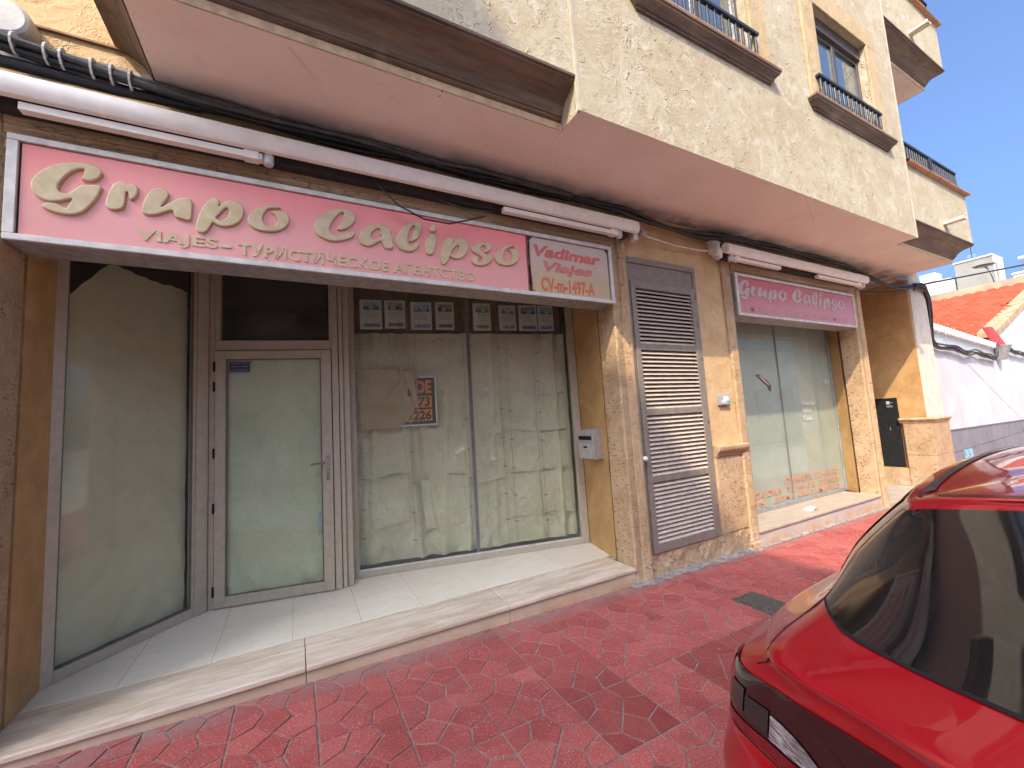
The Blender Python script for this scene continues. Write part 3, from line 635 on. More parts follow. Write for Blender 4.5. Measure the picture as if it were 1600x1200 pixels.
# balconies left and right of the bay, on two floors
prof_f = [(0.0, 0.0), (0.0, 0.055)]
prof_c = [(0.0, 0.055), (0.012, 0.058), (0.022, 0.066), (0.020, 0.080), (0.030, 0.084), (0.038, 0.100), (0.052, 0.130), (0.080, 0.165), (0.120, 0.195), (0.160, 0.215), (0.190, 0.228), (0.200, 0.232), (0.200, 0.246), (0.215, 0.250), (0.218, 0.266), (0.202, 0.272)]
for zb_, dy in ((ZS, 0.0), (ZS + 3.03, 0.0)):
    for side, path in (('l', [(-0.72, 0.03), (-0.72, YC), (1.757, YC)]), ('r', [(7.413, YC), (9.47, YC), (9.47, 0.03)])):
        M().sweep(path, [(o, zb_ + z) for o, z in prof_f]).build('balcony_fascia', TAN_TRIM, B)
        bc = M().sweep(path, [(o, zb_ + z) for o, z in prof_c]).build('balcony', CORN, B)
        par = [(0.202, zb_ + 0.268), (0.202, zb_ + 1.08), (0.06, zb_ + 1.08), (0.06, zb_ + 0.268)]
        M().sweep(path, par).build('parapet', FACADE, bc)
        cop = [(0.215, zb_ + 1.075), (0.255, zb_ + 1.08), (0.262, zb_ + 1.095), (0.250, zb_ + 1.118), (0.03, zb_ + 1.13), (0.03, zb_ + 1.075), (0.215, zb_ + 1.075)]
        M().sweep(path, cop).build('coping', TERRA, bc)
        if zb_ > ZS: M().box(path[0][0] if side == 'r' else -0.712, 1.757 if side == 'l' else 9.462, YC + .008, 0.03, zb_, zb_ + 0.1).build('slab', SOFF, bc)
        rl = M(); zt = zb_ + 1.46; za = zb_ + 1.125
        if side == 'r':
            xa, xb, yr = 7.42, 9.53, YC - 0.16
            rl.box(xa, xb, yr - 0.02, yr + 0.02, zt - 0.03, zt); rl.box(xb - 0.02, xb + 0.02, yr + 0.02, 0.03, zt - 0.03, zt)
            for q in range(26): baluster(rl, xa + 0.05 + (xb - xa - 0.05) * q / 25, yr, za, zt - 0.03)
            for q in range(1, 9): baluster(rl, xb, yr + 0.09 * q, za, zt - 0.03)
            rl.box(8.42, 8.50, yr - 0.03, yr + 0.03, za, zt - 0.03)
        else:
            xa, xb, yr = -0.78, 1.75, YC - 0.16
            rl.box(xa, xb, yr - 0.02, yr + 0.02, zt - 0.03, zt); rl.box(xa - 0.02, xa + 0.02, yr + 0.02, 0.03, zt - 0.03, zt)
            for q in range(30): baluster(rl, xa + 0.02 + (xb - xa - 0.05) * q / 29, yr, za, zt - 0.03)
        rl.build('railing', IRON, bc)
        if side == 'r':
            xs_ = 8.55 if zb_ == ZS else 8.42
            sp = M(); sp.prism([(xs_ - .065, zb_ + 0.385), (xs_ + .065, zb_ + 0.385), (xs_ + .065, zb_ + 0.425), (xs_ + 0.05, zb_ + 0.425), (xs_ + 0.05, zb_ + 0.40), (xs_ - 0.05, zb_ + 0.40), (xs_ - 0.05, zb_ + 0.425), (xs_ - 0.065, zb_ + 0.425)], 'y', -1.13, -0.90)
            sp.build('water_spout', plain('pale_clay', (0.66, 0.55, 0.40), 0.8), bc)
# balcony doors behind the parapets
for zf in (ZS + 0.13, ZS + 3.16):
    for xa in (-0.2, 8.0):
        dd = M().box(xa, xa + 1.3, 0.0, 0.05, zf, zf + 2.2).build('balcony_door', WF, B)
        M().box(xa + 0.08, xa + 0.61, -0.004, 0.0, zf + 0.1, zf + 2.1).build('pane', WGLASS, dd); M().box(xa + 0.69, xa + 1.22, -0.004, 0.0, zf + 0.1, zf + 2.1).build('pane', WGLASS, dd)
# round marble cap on the upper wall
M().lathe((-1.345, -0.05, 3.915), [(0.0, -0.03), (0.085, -0.03), (0.10, -0.02), (0.105, 0.0), (0.105, 0.08)], 'y', 28).build('round_cap', plain('veined_marble', (0.46, 0.43, 0.39), 0.45, var=0.2, scale=9), B, smooth=False)

# ------------------ shopfront 1
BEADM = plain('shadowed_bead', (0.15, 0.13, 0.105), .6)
A1, B1 = (-1.37, .651), (-.676, 1.427)
fl, Ll = frame_of(A1, B1)
f = M()
f.obox(fl, 0, .062, -.05, 0, .196, 3.218); f.obox(fl, .905, Ll, -.05, 0, .196, 3.218); f.obox(fl, .062, .905, -.05, 0, .196, .268); f.obox(fl, .062, .905, -.05, 0, 3.15, 3.218)
f.obox(fl, .925, Ll - 0.02, 0, .018, .196, 3.218)
lf = f.build('shop_window', ALU, B, bevel=0.004)
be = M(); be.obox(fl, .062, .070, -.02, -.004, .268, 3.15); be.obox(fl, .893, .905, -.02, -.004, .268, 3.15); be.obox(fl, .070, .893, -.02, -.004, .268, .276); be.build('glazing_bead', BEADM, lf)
M().obox(fl, .062, .905, -.034, -.028, .268, 3.15).build('pane', GLASS, lf)

A2, B2 = (-.629, 1.408), (.301, 1.214)
fd, Ld = frame_of(A2, B2)
f = M()
f.obox(fd, -.050, -.006, -.07, -.004, .196, 3.218)
f.obox(fd, -.006, .956, -.07, -.010, 2.418, 2.508)
f.obox(fd, -.006, .030, -.07, -.010, 2.508, 3.218); f.obox(fd, .935, .956, -.07, -.010, 2.508, 3.218); f.obox(fd, .030, .935, -.07, -.010, 3.15, 3.218)
f.obox(fd, .956, 1.012, -.12, -.006, .196, 3.218); f.obox(fd, 1.018, 1.052, -.14, -.022, .196, 3.218); f.obox(fd, 1.058, 1.105, -.20, -.05, .196, 3.218)
f.obox(fd, 1.012, 1.058, -.14, -.06, .196, 3.218)
df = f.build('door_frame', ALU, B, bevel=0.004)
M().obox(fd, .030, .935, -.045, -.039, 2.508, 3.15).build('transom_pane', GLASS, df)
f = M()
f.obox(fd, 0, .082, -.05, .012, .203, 2.410); f.obox(fd, .862, .950, -.05, .012, .203, 2.410); f.obox(fd, .082, .862, -.05, .012, .203, .288); f.obox(fd, .082, .862, -.05, .012, 2.335, 2.410)
dl = f.build('shop_door', ALU, B, bevel=0.004)
M().obox(fd, .082, .862, -.02, -.014, .288, 2.335).build('pane', GLASS, dl)
be = M(); be.obox(fd, .082, .092, -.012, .004, .288, 2.335); be.obox(fd, .852, .862, -.012, .004, .288, 2.335); be.obox(fd, .092, .852, -.012, .004, .288, .298); be.obox(fd, .092, .852, -.012, .004, 2.325, 2.335); be.build('glazing_bead', BEADM, dl)
h = M(); h.obox(fd, .895, .925, .012, .020, 1.28, 1.42); h.tube([fd(.91, .02, 1.352), fd(.91, .06, 1.352), fd(.895, .068, 1.352), fd(.80, .066, 1.345), fd(.775, .062, 1.340)], 0.0095, 8); h.build('handle', plain('steel', (0.42, 0.40, 0.38), 0.3, 0.9), dl)
h = M(); h.obox(fd, .897, .923, .012, .022, 1.19, 1.265); h.lathe(fd(.91, .022, 1.235), [(0.008, -0.012), (0.008, 0)], 'y', 10); h.build('lock', plain('steel_dark', (0.30, 0.29, 0.28), 0.35, 0.8), dl)
for z in (2.225, 2.045, 1.46, .99, .30): M().obox(fd, -.012, .004, .0, .022, z, z + .085).build('hinge', RUBBER, dl, bevel=0.003)

A3, B3 = (.474, 1.391), (2.918, .885)
fw3, Lw = frame_of(A3, B3)
f = M()
f.obox(fw3, -.03, .062, -.06, 0, .196, 3.218); f.obox(fw3, Lw - .055, Lw + 0.03, -.06, 0, .196, 3.218); f.obox(fw3, .062, Lw - .055, -.06, 0, .196, .258); f.obox(fw3, .062, Lw - .055, -.06, 0, 3.16, 3.218)
wf = f.build('shop_window', ALU, B, bevel=0.004)
be = M(); be.obox(fw3, .062, Lw - .055, -.022, -.006, .258, .272); be.build('glazing_bead', ALU_L, wf)
M().obox(fw3, .062, 1.243, -.034, -.028, .258, 3.16).build('pane', GLASS, wf); M().obox(fw3, 1.247, Lw - .055, -.034, -.028, .258, 3.16).build('pane', GLASS, wf)
sj = M(); sj.obox(fw3, 1.226, 1.264, -.027, -.0255, .272, 3.16); sj.build('joint_strip', plain('grey_silicone', (0.16, 0.16, 0.15), 0.7, spec=0.1), wf)

# ------------------ louvred door
LX0, LX1, LZ0, LZ1 = 2.987, 4.06, 0.264, 3.25
f = M()
f.box(LX0, LX0 + .045, .006, .07, LZ0, LZ1); f.box(LX1 - .045, LX1, .006, .07, LZ0, LZ1); f.box(LX0 + .045, LX1 - .045, .006, .07, 3.19, LZ1)
lv = f.build('louvre_door', LOUV, B, bevel=0.004)
M().box(LX0 + .045, LX1 - .045, .022, .05, 3.0, 3.19).build('header_panel', LOUV, lv, bevel=0.003)
f = M(); xa, xb = LX0 + .052, LX1 - .052
f.box(xa, xa + .065, -.006, .045, LZ0 + .005, 2.995); f.box(xb - .065, xb, -.006, .045, LZ0 + .005, 2.995)
rails = [(.269, .355), (.935, 1.00), (1.60, 1.665), (2.27, 2.335), (2.92, 2.995)]
for z0_, z1_ in rails: f.box(xa + .065, xb - .065, -.004, .043, z0_, z1_)
leaf = f.build('leaf_frame', LOUV, lv, bevel=0.004)
for k_ in range(4):
    z0_, z1_ = rails[k_][1], rails[k_+1][0]; s_ = M(); n_ = 14; p_ = (z1_ - z0_) / n_
    for q in range(n_):
        zc_ = z0_ + p_ * q
        s_.add([(xa + .065, -.002, zc_ + .002), (xb - .065, -.002, zc_ + .002), (xb - .065, .036, zc_ + p_ * .86), (xa + .065, .036, zc_ + p_ * .86),
                (xa + .065, .0015, zc_ - .001), (xb - .065, .0015, zc_ - .001), (xb - .065, .0395, zc_ + p_ * .83), (xa + .065, .0395, zc_ + p_ * .83)],
               [(0, 1, 2, 3), (7, 6, 5, 4), (0, 4, 5, 1), (3, 2, 6, 7)])
    s_.build('louvre_panel', SLAT, lv)
M().box(LX0, LX1, .085, .30, LZ0, LZ1).build('back_panel', DARK, lv)
for z in (2.86, 2.55, 2.2, 1.5, .6): M().box(xb - .003, xb + .014, -.016, .004, z, z + .09).build('hinge', LOUV, lv)
M().lathe((3.0, -.022, 1.185), [(0, -.034), (.018, -.03), (.027, -.014), (.024, .002), (.012, .012), (.012, .03)], 'y', 16).build('knob', WTIE, lv, smooth=True)
M().tube([(3.0, .012, 1.175), (3.0, -.004, 1.168), (3.005, -.006, 1.12), (3.01, -.002, 1.09)], .008, 8).build('latch', LOUV, lv)

# ------------------ shopfront 2
f = M(); yy = .45
f.box(4.70, 4.75, yy, yy + .05, .201, 3.24); f.box(7.815, 7.868, yy, yy + .05, .201, 3.24); f.box(4.75, 7.815, yy, yy + .05, .201, .255); f.box(4.75, 7.815, yy, yy + .05, 3.18, 3.24)
w2 = f.build('shop_window', plain('silver_aluminium', (0.34, 0.34, 0.33), 0.4, 0.4), B, bevel=0.004)
M().box(4.75, 6.330, yy + .02, yy + .026, .255, 3.18).build('pane', GLASS, w2); M().box(6.333, 7.815, yy + .02, yy + .026, .255, 3.18).build('pane', GLASS, w2)
M().box(6.322, 6.341, yy + .012, yy + .0185, .255, 3.18).build('joint_strip', plain('dark_silicone', (0.16, 0.17, 0.17), 0.5), w2)
FILM = N('grey_green_film')
c_ = FILM.mix(FILM.ramp(FILM.noise(1.5, 4, 0.6), .3, .7), (0.38, 0.405, 0.37), (0.43, 0.455, 0.42))
FILM = FILM.fin(FILM.mix(FILM.ramp(FILM.noise(7, 5, .75, .3), .56, .74, 0, .4), c_, (0.50, 0.52, 0.49)), 0.45)
M().box(4.75, 7.815, yy + .034, yy + .038, .255, 3.18).build('window_film', FILM, w2)
ORV = m_letters('faded_orange_vinyl', (0.55, 0.22, 0.12), (0.62, 0.29, 0.17)); WHV = m_letters('faded_white_vinyl', (0.52, 0.54, 0.52), (0.60, 0.62, 0.60))
pg = lambda x_, z_: (lambda u, v, w_: (x_ + u, yy + .0185 - w_, z_ + v))
text_mesh('lettering', 'CHALETS', ORV, pg(6.16, .500), 0.1, 0.0015, 0, .0008, w2, .72, .085, spacing=1.1)
text_mesh('lettering', 'БУНГАЛО', ORV, pg(6.98, .500), 0.1, 0.0015, 0, .0008, w2, .68, .085, spacing=1.1)
text_mesh('lettering', 'BUNGALOWS', ORV, pg(5.12, .385), 0.1, 0.0015, 0, .0008, w2, .93, .085, spacing=1.1)
text_mesh('lettering', 'ТАУНХАУС', ORV, pg(6.20, .385), 0.1, 0.0015, 0, .0008, w2, .74, .085, spacing=1.1)
text_mesh('lettering', 'DUPLEX', ORV, pg(7.06, .385), 0.1, 0.0015, 0, .0008, w2, .60, .085, spacing=1.1)
text_mesh('lettering', 'КВАРТИРЫ', ORV, pg(4.80, .270), 0.1, 0.0015, 0, .0008, w2, .86, .085, spacing=1.1)
text_mesh('lettering', 'ДОМА', ORV, pg(5.86, .270), 0.1, 0.0015, 0, .0008, w2, .50, .085, spacing=1.1)
text_mesh('lettering', 'APARTAMENTOS', ORV, pg(6.42, .270), 0.1, 0.0015, 0, .0008, w2, 1.22, .085, spacing=1.1)
text_mesh('white_lettering', 'Viviendas', WHV, pg(6.83, 1.60), 0.1, 0.002, 0, .0006, w2, .38, .075)
text_mesh('white_lettering', 'Aticos', WHV, pg(6.84, 1.49), 0.1, 0.002, 0, .0006, w2, .25, .07)
text_mesh('white_lettering', 'Casas', WHV, pg(6.85, 1.37), 0.1, 0.002, 0, .0006, w2, .24, .075)
text_mesh('white_lettering', 'EN', WHV, pg(7.60, 1.93), 0.1, 0.002, 0, .0006, w2, .13, .07)
tp = M(); q = [(5.77, 2.075), (5.83, 2.085), (5.93, 2.03), (6.02, 1.985), (6.11, 1.915), (6.09, 1.83), (6.05, 1.84), (6.06, 1.915), (5.97, 1.945), (5.86, 2.02)]
tp.prism(q, 'y', yy + .016, yy + .0195); tp.build('torn_tape', plain('brown_tape', (0.16, 0.085, 0.06), 0.5, var=0.4, scale=60), w2)
q = [(5.83, 2.055), (5.90, 2.04), (5.98, 1.975), (6.03, 1.955), (6.08, 1.86), (6.07, 1.84), (6.062, 1.90), (5.97, 1.955)]
M().prism(q, 'y', yy + .014, yy + .016).build('tape_scrap', plain('pale_scrap', (0.55, 0.45, 0.40), 0.6), w2)
# ------------------------------------------------------------------ signs
def shop_sign(x0, x1, z0, z1, yf, yb, label, fw_=0.044, split=None):
    s = thing('shop_sign', label, 'shop sign', ((x0 + x1) / 2, yb, z0), 'shop signs over the windows')
    f = M(); o = .022
    f.box(x0, x1, yf, yf + o, z0, z0 + fw_ * .8); f.box(x0, x1, yf, yf + o, z1 - fw_ * .8, z1)
    f.box(x0, x0 + fw_, yf, yf + o, z0 + fw_ * .8, z1 - fw_ * .8); f.box(x1 - fw_ * .8, x1, yf, yf + o, z0 + fw_ * .8, z1 - fw_ * .8)
    f.build('frame', ALU_L, s, bevel=0.004)
    b = M(); b.box(x0 + .004, x1 - .004, yf + o, yb, z0 + .003, z0 + .02); b.box(x0 + .004, x1 - .004, yf + o, yb, z1 - .02, z1 - .003)
    b.box(x0 + .004, x0 + .02, yf + o, yb, z0 + .02, z1 - .02); b.box(x1 - .02, x1 - .004, yf + o, yb, z0 + .02, z1 - .02)
    b.build('casing', plain('weathered_sign_case', (0.33, 0.30, 0.28), 0.5, 0.3, 0.2), s)
    return s
S1 = shop_sign(-1.315, 2.770, 2.705, 3.282, -.055, .20, 'long faded pink sign with big beige brush lettering over the entrance porch')
M().box(-1.262, 1.80, -.040, -.030, 2.745, 3.242).build('panel', PINK, S1)
p2m = N('yellowed_acrylic'); o_ = p2m.xyz()
c_ = p2m.mix(p2m.ramp(o_[2], 2.80, 3.22), (0.52, 0.36, 0.19), (0.57, 0.46, 0.38)); c_ = p2m.mix(p2m.ramp(p2m.noise(4, 4, .7), .45, .75, 0, .5), c_, (0.44, 0.31, 0.16))
p2 = M(); p2.prism([(1.84, 2.745), (2.725, 2.745), (2.725, 3.20), (2.69, 3.242), (1.87, 3.242), (1.835, 3.20)], 'y', -.036, -.028); p2.build('side_panel', p2m.fin(c_, .35), S1)
ed = M(); ed.tube([(1.803, -.042, 3.24), (1.812, -.046, 3.20), (1.800, -.044, 3.10), (1.806, -.044, 2.90), (1.803, -.042, 2.746)], .006, 6); ed.tube([(1.815, -.040, 3.22), (1.834, -.041, 3.19), (1.828, -.04, 3.0), (1.838, -.04, 2.80), (1.836, -.04, 2.75), (1.86, -.042, 2.752)], .0045, 6)
ed.build('panel_edge', plain('dark_red_edge', (0.16, 0.02, 0.025), 0.4), S1)
for polys in LETTERS:
    shape_mesh('letter', polys, LET, lambda x_, y_, z_: (x_, -.046 - z_, y_), .006, .007, S1)
pl1 = lambda x_, z_, tilt=0.0: (lambda u, v, w_: (x_ + u, -.043 - w_, z_ + v + tilt * u))
text_mesh('lettering', 'VIAJES', LET, pl1(-.800, 2.768), .1, .0030, 0, .003, S1, .385, .084, 0.0, spacing=1.08)
text_mesh('lettering', '-', LET, pl1(-.398, 2.800), .1, .0022, 0, .003, S1, .052, .017, .002)
text_mesh('lettering', 'ТУРИСТИЧЕСКОЕ', LET, pl1(-.310, 2.766), .1, .0030, 0, .003, S1, .922, .084, 0.0, spacing=1.08)
text_mesh('lettering', 'АГЕНТСТВО', LET, pl1(.647, 2.768), .1, .0030, 0, .003, S1, .652, .084, 0.0, spacing=1.08)
REDL = m_letters('red_vinyl', (0.58, 0.10, 0.08), (0.66, 0.16, 0.12)); REDL2 = m_letters('pale_red_vinyl', (0.56, 0.15, 0.11), (0.62, 0.20, 0.15)); ORL = m_letters('orange_red_vinyl', (0.54, 0.12, 0.035), (0.60, 0.17, 0.06))
ps = lambda x_, z_: (lambda u, v, w_: (x_ + u, -.0368 - w_, z_ + v))
text_mesh('small_lettering', 'Vadimar', REDL, ps(1.875, 3.072), .1, .004, .22, .001, S1, .76, .108)
text_mesh('small_lettering', 'Viajes', REDL2, ps(1.965, 2.915), .1, .004, .22, .001, S1, .56, .125)
text_mesh('small_lettering', 'CV-m-1497-A', ORL, ps(1.935, 2.758), .1, .003, 0, .001, S1, .60, .130)
S2 = shop_sign(4.725, 7.640, 2.735, 3.262, -.050, .22, 'smaller pink sign with pale grey lettering over the second shop window', .042)
pk2 = N('faded_red_acrylic_rose'); o_ = pk2.xyz()
t_ = pk2.math('MULTIPLY_ADD', pk2.noise(1.2, 3), .30, pk2.math('MULTIPLY_ADD', o_[0], -.03, o_[2]))
c_ = pk2.mix(pk2.ramp(t_, 2.78, 3.2), (0.56, 0.235, 0.24), (0.50, 0.105, 0.095)); c_ = pk2.mix(pk2.ramp(pk2.noise(9, 4, .7), .5, .78, 0, .35), c_, (0.50, 0.28, 0.25))
M().box(4.765, 7.60, -.038, -.028, 2.775, 3.222).build('panel', pk2.fin(c_, .33), S2)
def to2(x_, z_):
    u = (x_ + 1.13) / (1.74 + 1.13)
    return 4.83 + u * 2.52, 3.04 + (z_ - 3.00) * 0.80
for polys in LETTERS:
    shape_mesh('letter', [[to2(*p) for p in poly] for poly in polys], LET2, lambda x_, y_, z_: (x_, -.040 - z_, y_), .002, .003, S2)
pl2 = lambda x_, z_: (lambda u, v, w_: (x_ + u, -.0385 - w_, z_ + v))
text_mesh('lettering', 'INMOBILIARIA', LET3, pl2(4.85, 2.785), .1, .0012, 0, .001, S2, .755, .09)
text_mesh('lettering', '-', LET3, pl2(5.64, 2.82), .1, .003, 0, .001, S2, .05, .02)
text_mesh('lettering', 'АГЕНТСТВО', LET3, pl2(5.71, 2.785), .1, .0012, 0, .001, S2, .63, .09)
text_mesh('lettering', 'НЕДВИЖИМОСТИ', LET3, pl2(6.40, 2.785), .1, .0012, 0, .001, S2, .95, .09)

# ------------------------------------------------------------------ awnings (folding-arm awnings, retracted)
def awning(x0, x1, zc_, label, arms, lock=None):
    a = thing('awning', label, 'awning', ((x0 + x1) / 2, 0.0, zc_), 'retracted awnings above the shop windows')
    r_ = M(); n = 20
    bar = [(-.105, .05), (-.125, .066), (-.160, .070), (-.186, .052), (-.196, .018), (-.194, -.028), (-.178, -.056), (-.150, -.062), (-.140, -.050), (-.120, -.040), (-.105, -.02)]
    M().prism([(y, zc_ + z) for y, z in bar], 'x', x0, x1).build('front_bar', WHITE, a, bevel=0.003)
    M().tube([(x0 + .04, -.045, zc_ + .055), (x1 - .06, -.045, zc_ + .055)], .052, 18).build('fabric_roll', plain('brown_awning_cloth', (0.15, 0.10, 0.065), .9, var=.3, scale=5), a, smooth=True)
    M().box(x0 + .05, x1 - .08, -.100, -.034, zc_ - .088, zc_ - .006).build('under_bar_shade', plain('shadowed_cloth', (0.035, 0.026, 0.022), .9), a)  # near-black strip added for the shade between front bar and lintel
    for (p, q, up) in arms:
        m = M(); zz = zc_ - .085
        m.box(p, q, -.150, -.100, zz - .026, zz + .016)
        m.box(p + .02, p + .10, -.156, -.094, zz - .032, zz + .022) if up else m.box(q - .10, q - .02, -.156, -.094, zz - .032, zz + .022)
        m.build('folding_arm', WHITE, a, bevel=0.004)
        e_ = (p - .03) if up else (q + .03)
        M().lathe((e_, -.115, zz + .0), [(0, -.035), (.026, -.035), (.032, -.02), (.032, .03), (0, .03)], 'z', 14).build('arm_shoulder', WTIE, a, smooth=False)
    return a
AW1 = awning(-1.95, 3.04, 3.475, 'long white retracted awning over the big pink entrance sign', [(-1.24, -.17, False), (1.545, 2.80, False)])
AW2 = awning(4.44, 7.86, 3.475, 'shorter white retracted awning above the second shop window', [(4.60, 5.55, True), (6.45, 7.70, False)])
for a, xe in ((AW1, (-1.94, 3.06)), (AW2, (4.40, 7.88))):
    for q, x_ in enumerate(xe):
        b = M(); b.prism([(.03, 3.60), (-.05, 3.62), (-.10, 3.58), (-.09, 3.49), (-.12, 3.44), (-.11, 3.38), (-.05, 3.37), (.0, 3.45), (.03, 3.46)], 'x', x_ - .03, x_ + .03)
        b.box(x_ - .06, x_ + .06, -.06, .03, 3.60, 3.612)
        b.build('bracket', WTIE, a, bevel=0.006)
M().lathe((3.16, -.10, 3.47), [(0, -.03), (.035, -.03), (.035, .03), (.012, .035), (.012, .06), (0, .06)], 'x', 14).build('gear_box', plain('grey_plastic', (0.32, .29, .27), .5), AW1)
M().tube([(3.2, -.085, 3.455), (3.7, -.05, 3.44), (4.1, -.04, 3.45), (4.34, -.06, 3.46)], .008, 7).build('crank_rod', WTIE, AW1)
M().lathe((4.36, -.09, 3.45), [(0, -.05), (.05, -.05), (.055, -.02), (.055, .03), (.04, .05), (0, .05)], 'x', 16).build('gear_box', WTIE, AW2)

# ------------------------------------------------------------------ cables
def bundle(name, label, cat, paths, r, mats, ties=(), group=None):
    p0 = paths[0][0]
    c = thing(name, label, cat, p0, group)
    rr = random.Random(hash(label) % 1000 if False else len(label) * 7)
    for k_, pth in enumerate(paths):
        pts = []
        n = len(pth)
        for i in range(n - 1):
            a, b = Vector(pth[i]), Vector(pth[i + 1]); L = (b - a).length; m = max(2, int(L / .12))
            for q in range(m): pts.append(a.lerp(b, q / m))
        pts.append(Vector(pth[-1]))
        sm = pts[:]
        for _ in range(3): sm = [sm[0]] + [(sm[i-1] + sm[i] * 2 + sm[i+1]) / 4 for i in range(1, len(sm) - 1)] + [sm[-1]]
        ph = rr.uniform(0, 6)
        sm = [p + Vector((0, math.sin(i * .9 + ph) * r * .35, math.sin(i * .63 + ph * 2) * r * .6)) for i, p in enumerate(sm)]
        M().tube(sm, r * rr.uniform(.8, 1.15), 7).build('cable', mats[k_ % len(mats)], c, smooth=True)
    for t in ties:
        M().lathe(t[0], [(t[1] - .004, -.005), (t[1], -.005), (t[1], .005), (t[1] - .004, .005)], 'x', 12).build('cable_tie', WTIE, c)
    return c
def off(path, dy, dz): return [(x_, y_ + dy, z_ + dz) for x_, y_, z_ in path]
bl = [(-6.9, -.06, 3.95), (-4.0, -.08, 3.98), (-2.4, -.10, 3.87), (-1.4, -.10, 3.755), (-.75, -.075, 3.70), (.3, -.05, 3.70), (1.4, -.05, 3.705), (2.3, -.05, 3.70)]
cb = bundle('cable_bundle', 'thick dusty black cable bundle with white ties sagging above the long awning', 'cables',
       [off(bl, a_, b_) for a_, b_ in ((0, 0), (-.028, .012), (.012, .030), (-.020, -.026), (.02, -.022), (-.04, -.008))], .018, [BLACKCAB, GREYCAB, BLACKCAB, BLACKCAB],
       [((x_, -.108 + .03 * (x_ + 1.5), 3.765 - .075 * (x_ + 1.5)), .056) for x_ in (-1.36, -1.28, -1.16, -1.10, -.98, -.90, -.82)])
bl = [(-6.9, -.04, 3.86), (-2.4, -.06, 3.80), (-1.5, -.06, 3.665), (-.9, -.05, 3.665), (-.5, -.05, 3.68)]
M().tube([Vector(p) for p in bl], .03, 8).build('cable', BLACKCAB, cb, smooth=True)
bm_ = [(2.3, -.04, 3.70), (3.0, -.05, 3.70), (3.2, -.05, 3.66), (3.7, -.05, 3.615), (4.2, -.05, 3.625), (4.6, -.05, 3.68), (5.6, -.05, 3.70), (6.8, -.05, 3.705), (7.5, -.05, 3.70), (8.0, -.08, 3.60), (8.6, -.10, 3.50), (9.3, -.09, 3.52), (9.83, -.07, 3.62)]
bundle('cable_bundle', 'black cable bundle looping between the two awnings and on to the corner pillar', 'cables',
       [off(bm_, a_, b_) for a_, b_ in ((0, 0), (-.022, .012), (.01, .028), (-.014, -.022))], .017, [BLACKCAB, BLACKCAB, GREYCAB])
bc_ = [(9.83, -.07, 3.60), (10.3, -.07, 3.66), (10.5, -.06, 3.55), (10.56, -.03, 3.30), (10.60, .0, 2.95), (10.70, .06, 2.66), (10.95, .08, 2.56), (12.0, .12, 2.60), (12.8, .16, 2.50), (13.6, .2, 2.56), (14.8, .28, 2.50), (15.6, .33, 2.46), (15.75, .33, 2.62), (15.8, .33, 2.85), (18.0, .45, 2.70), (22, .65, 2.65)]
bundle('cable_bundle', 'dark cable bundle running down the corner pillar and along the white house wall', 'cables',
       [off(bc_, a_, b_) for a_, b_ in ((0, 0), (-.03, .05), (-.02, -.04), (-.04, .0))], .019, [BLACKCAB, GREYCAB, GREYCAB])
lo_ = [(7.95, .25, 3.42), (8.5, .05, 3.40), (9.2, -.06, 3.46), (9.75, -.10, 3.56)]
bundle('electric_cable', 'single black cable with junction sleeve slung across the niche mouth', 'cable', [lo_], .016, [BLACKCAB])
M().tube([(.52, -.10, 3.42), (.56, -.12, 3.36), (.68, -.14, 3.24), (.86, -.15, 3.165), (1.06, -.15, 3.165), (1.24, -.14, 3.235), (1.38, -.12, 3.30)], .0065, 7).build('cable', BLACKCAB, None, smooth=True).name = 'loose_wire'
tag(bpy.data.objects['loose_wire'], 'thin loose black wire hanging in a loop across the top of the big pink sign', 'wire')
o = M().tube([(.30, -.07, 3.41), (.9, -.07, 3.405), (1.1, -.08, 3.37), (1.22, -.08, 3.35), (1.5, -.07, 3.385)], .006, 6).build('supply_wire', GREYCAB, None, smooth=True)
tag(o, 'thin grey supply wire running under the front bar of the long awning', 'wire')
def sag(a, b, d, n=24): return [Vector(a).lerp(Vector(b), i / n) - Vector((0, 0, d * 4 * (i / n) * (1 - i / n))) for i in range(n + 1)]
o = M().tube(sag((9.9, -.10, 3.62), (40, -10.0, 9.6), .3), .014, 6).build('overhead_cable', BLACKCAB, None, smooth=True); tag(o, 'black overhead cable leaving the corner pillar across the red roof', 'cable')
o = M().tube(sag((8.6, -.95, 7.9), (30, -8.0, 18.0), .3), .012, 6).build('overhead_cable', BLACKCAB, None, smooth=True); tag(o, 'thin black overhead cable against the sky beside the top balcony', 'cable')

# ------------------------------------------------------------------ mailbox, intercom, cabinet, scrap
mb = thing('mailbox', 'small metal wall mailbox with a black slot on the ochre reveal', 'mailbox', (2.82, .5, 1.18))
MBM = plain('worn_steel_sheet', (0.40, 0.37, 0.33), .42, .4, .12, 18, .1)
M().prism([(2.835, 1.18), (2.705, 1.18), (2.700, 1.42), (2.735, 1.485), (2.84, 1.50)], 'y', .375, .625).build('body', MBM, mb, bevel=0.004)
M().box(2.694, 2.70, .395, .605, 1.385, 1.425).build('slot', RUBBER, mb)
M().box(2.695, 2.703, .40, .60, 1.19, 1.345).build('door', plain('brushed_plate', (0.48, 0.46, 0.42), .4, .4, .08, 25), mb, bevel=0.002)
M().box(2.692, 2.696, .47, .53, 1.30, 1.318).build('name_slot', RUBBER, mb)
ic = thing('intercom_box', 'small grey intercom box with a green mark on the wall beside the louvred door', 'intercom', (4.33, .03, 1.66))
M().box(4.245, 4.425, -.015, .032, 1.665, 1.785).build('casing', plain('grey_abs', (0.32, .32, .31), .45), ic, bevel=0.006)
M().box(4.255, 4.415, -.0175, -.015, 1.675, 1.775).build('face', plain('clear_lid', (0.40, .42, .42), .12, spec=.6), ic)
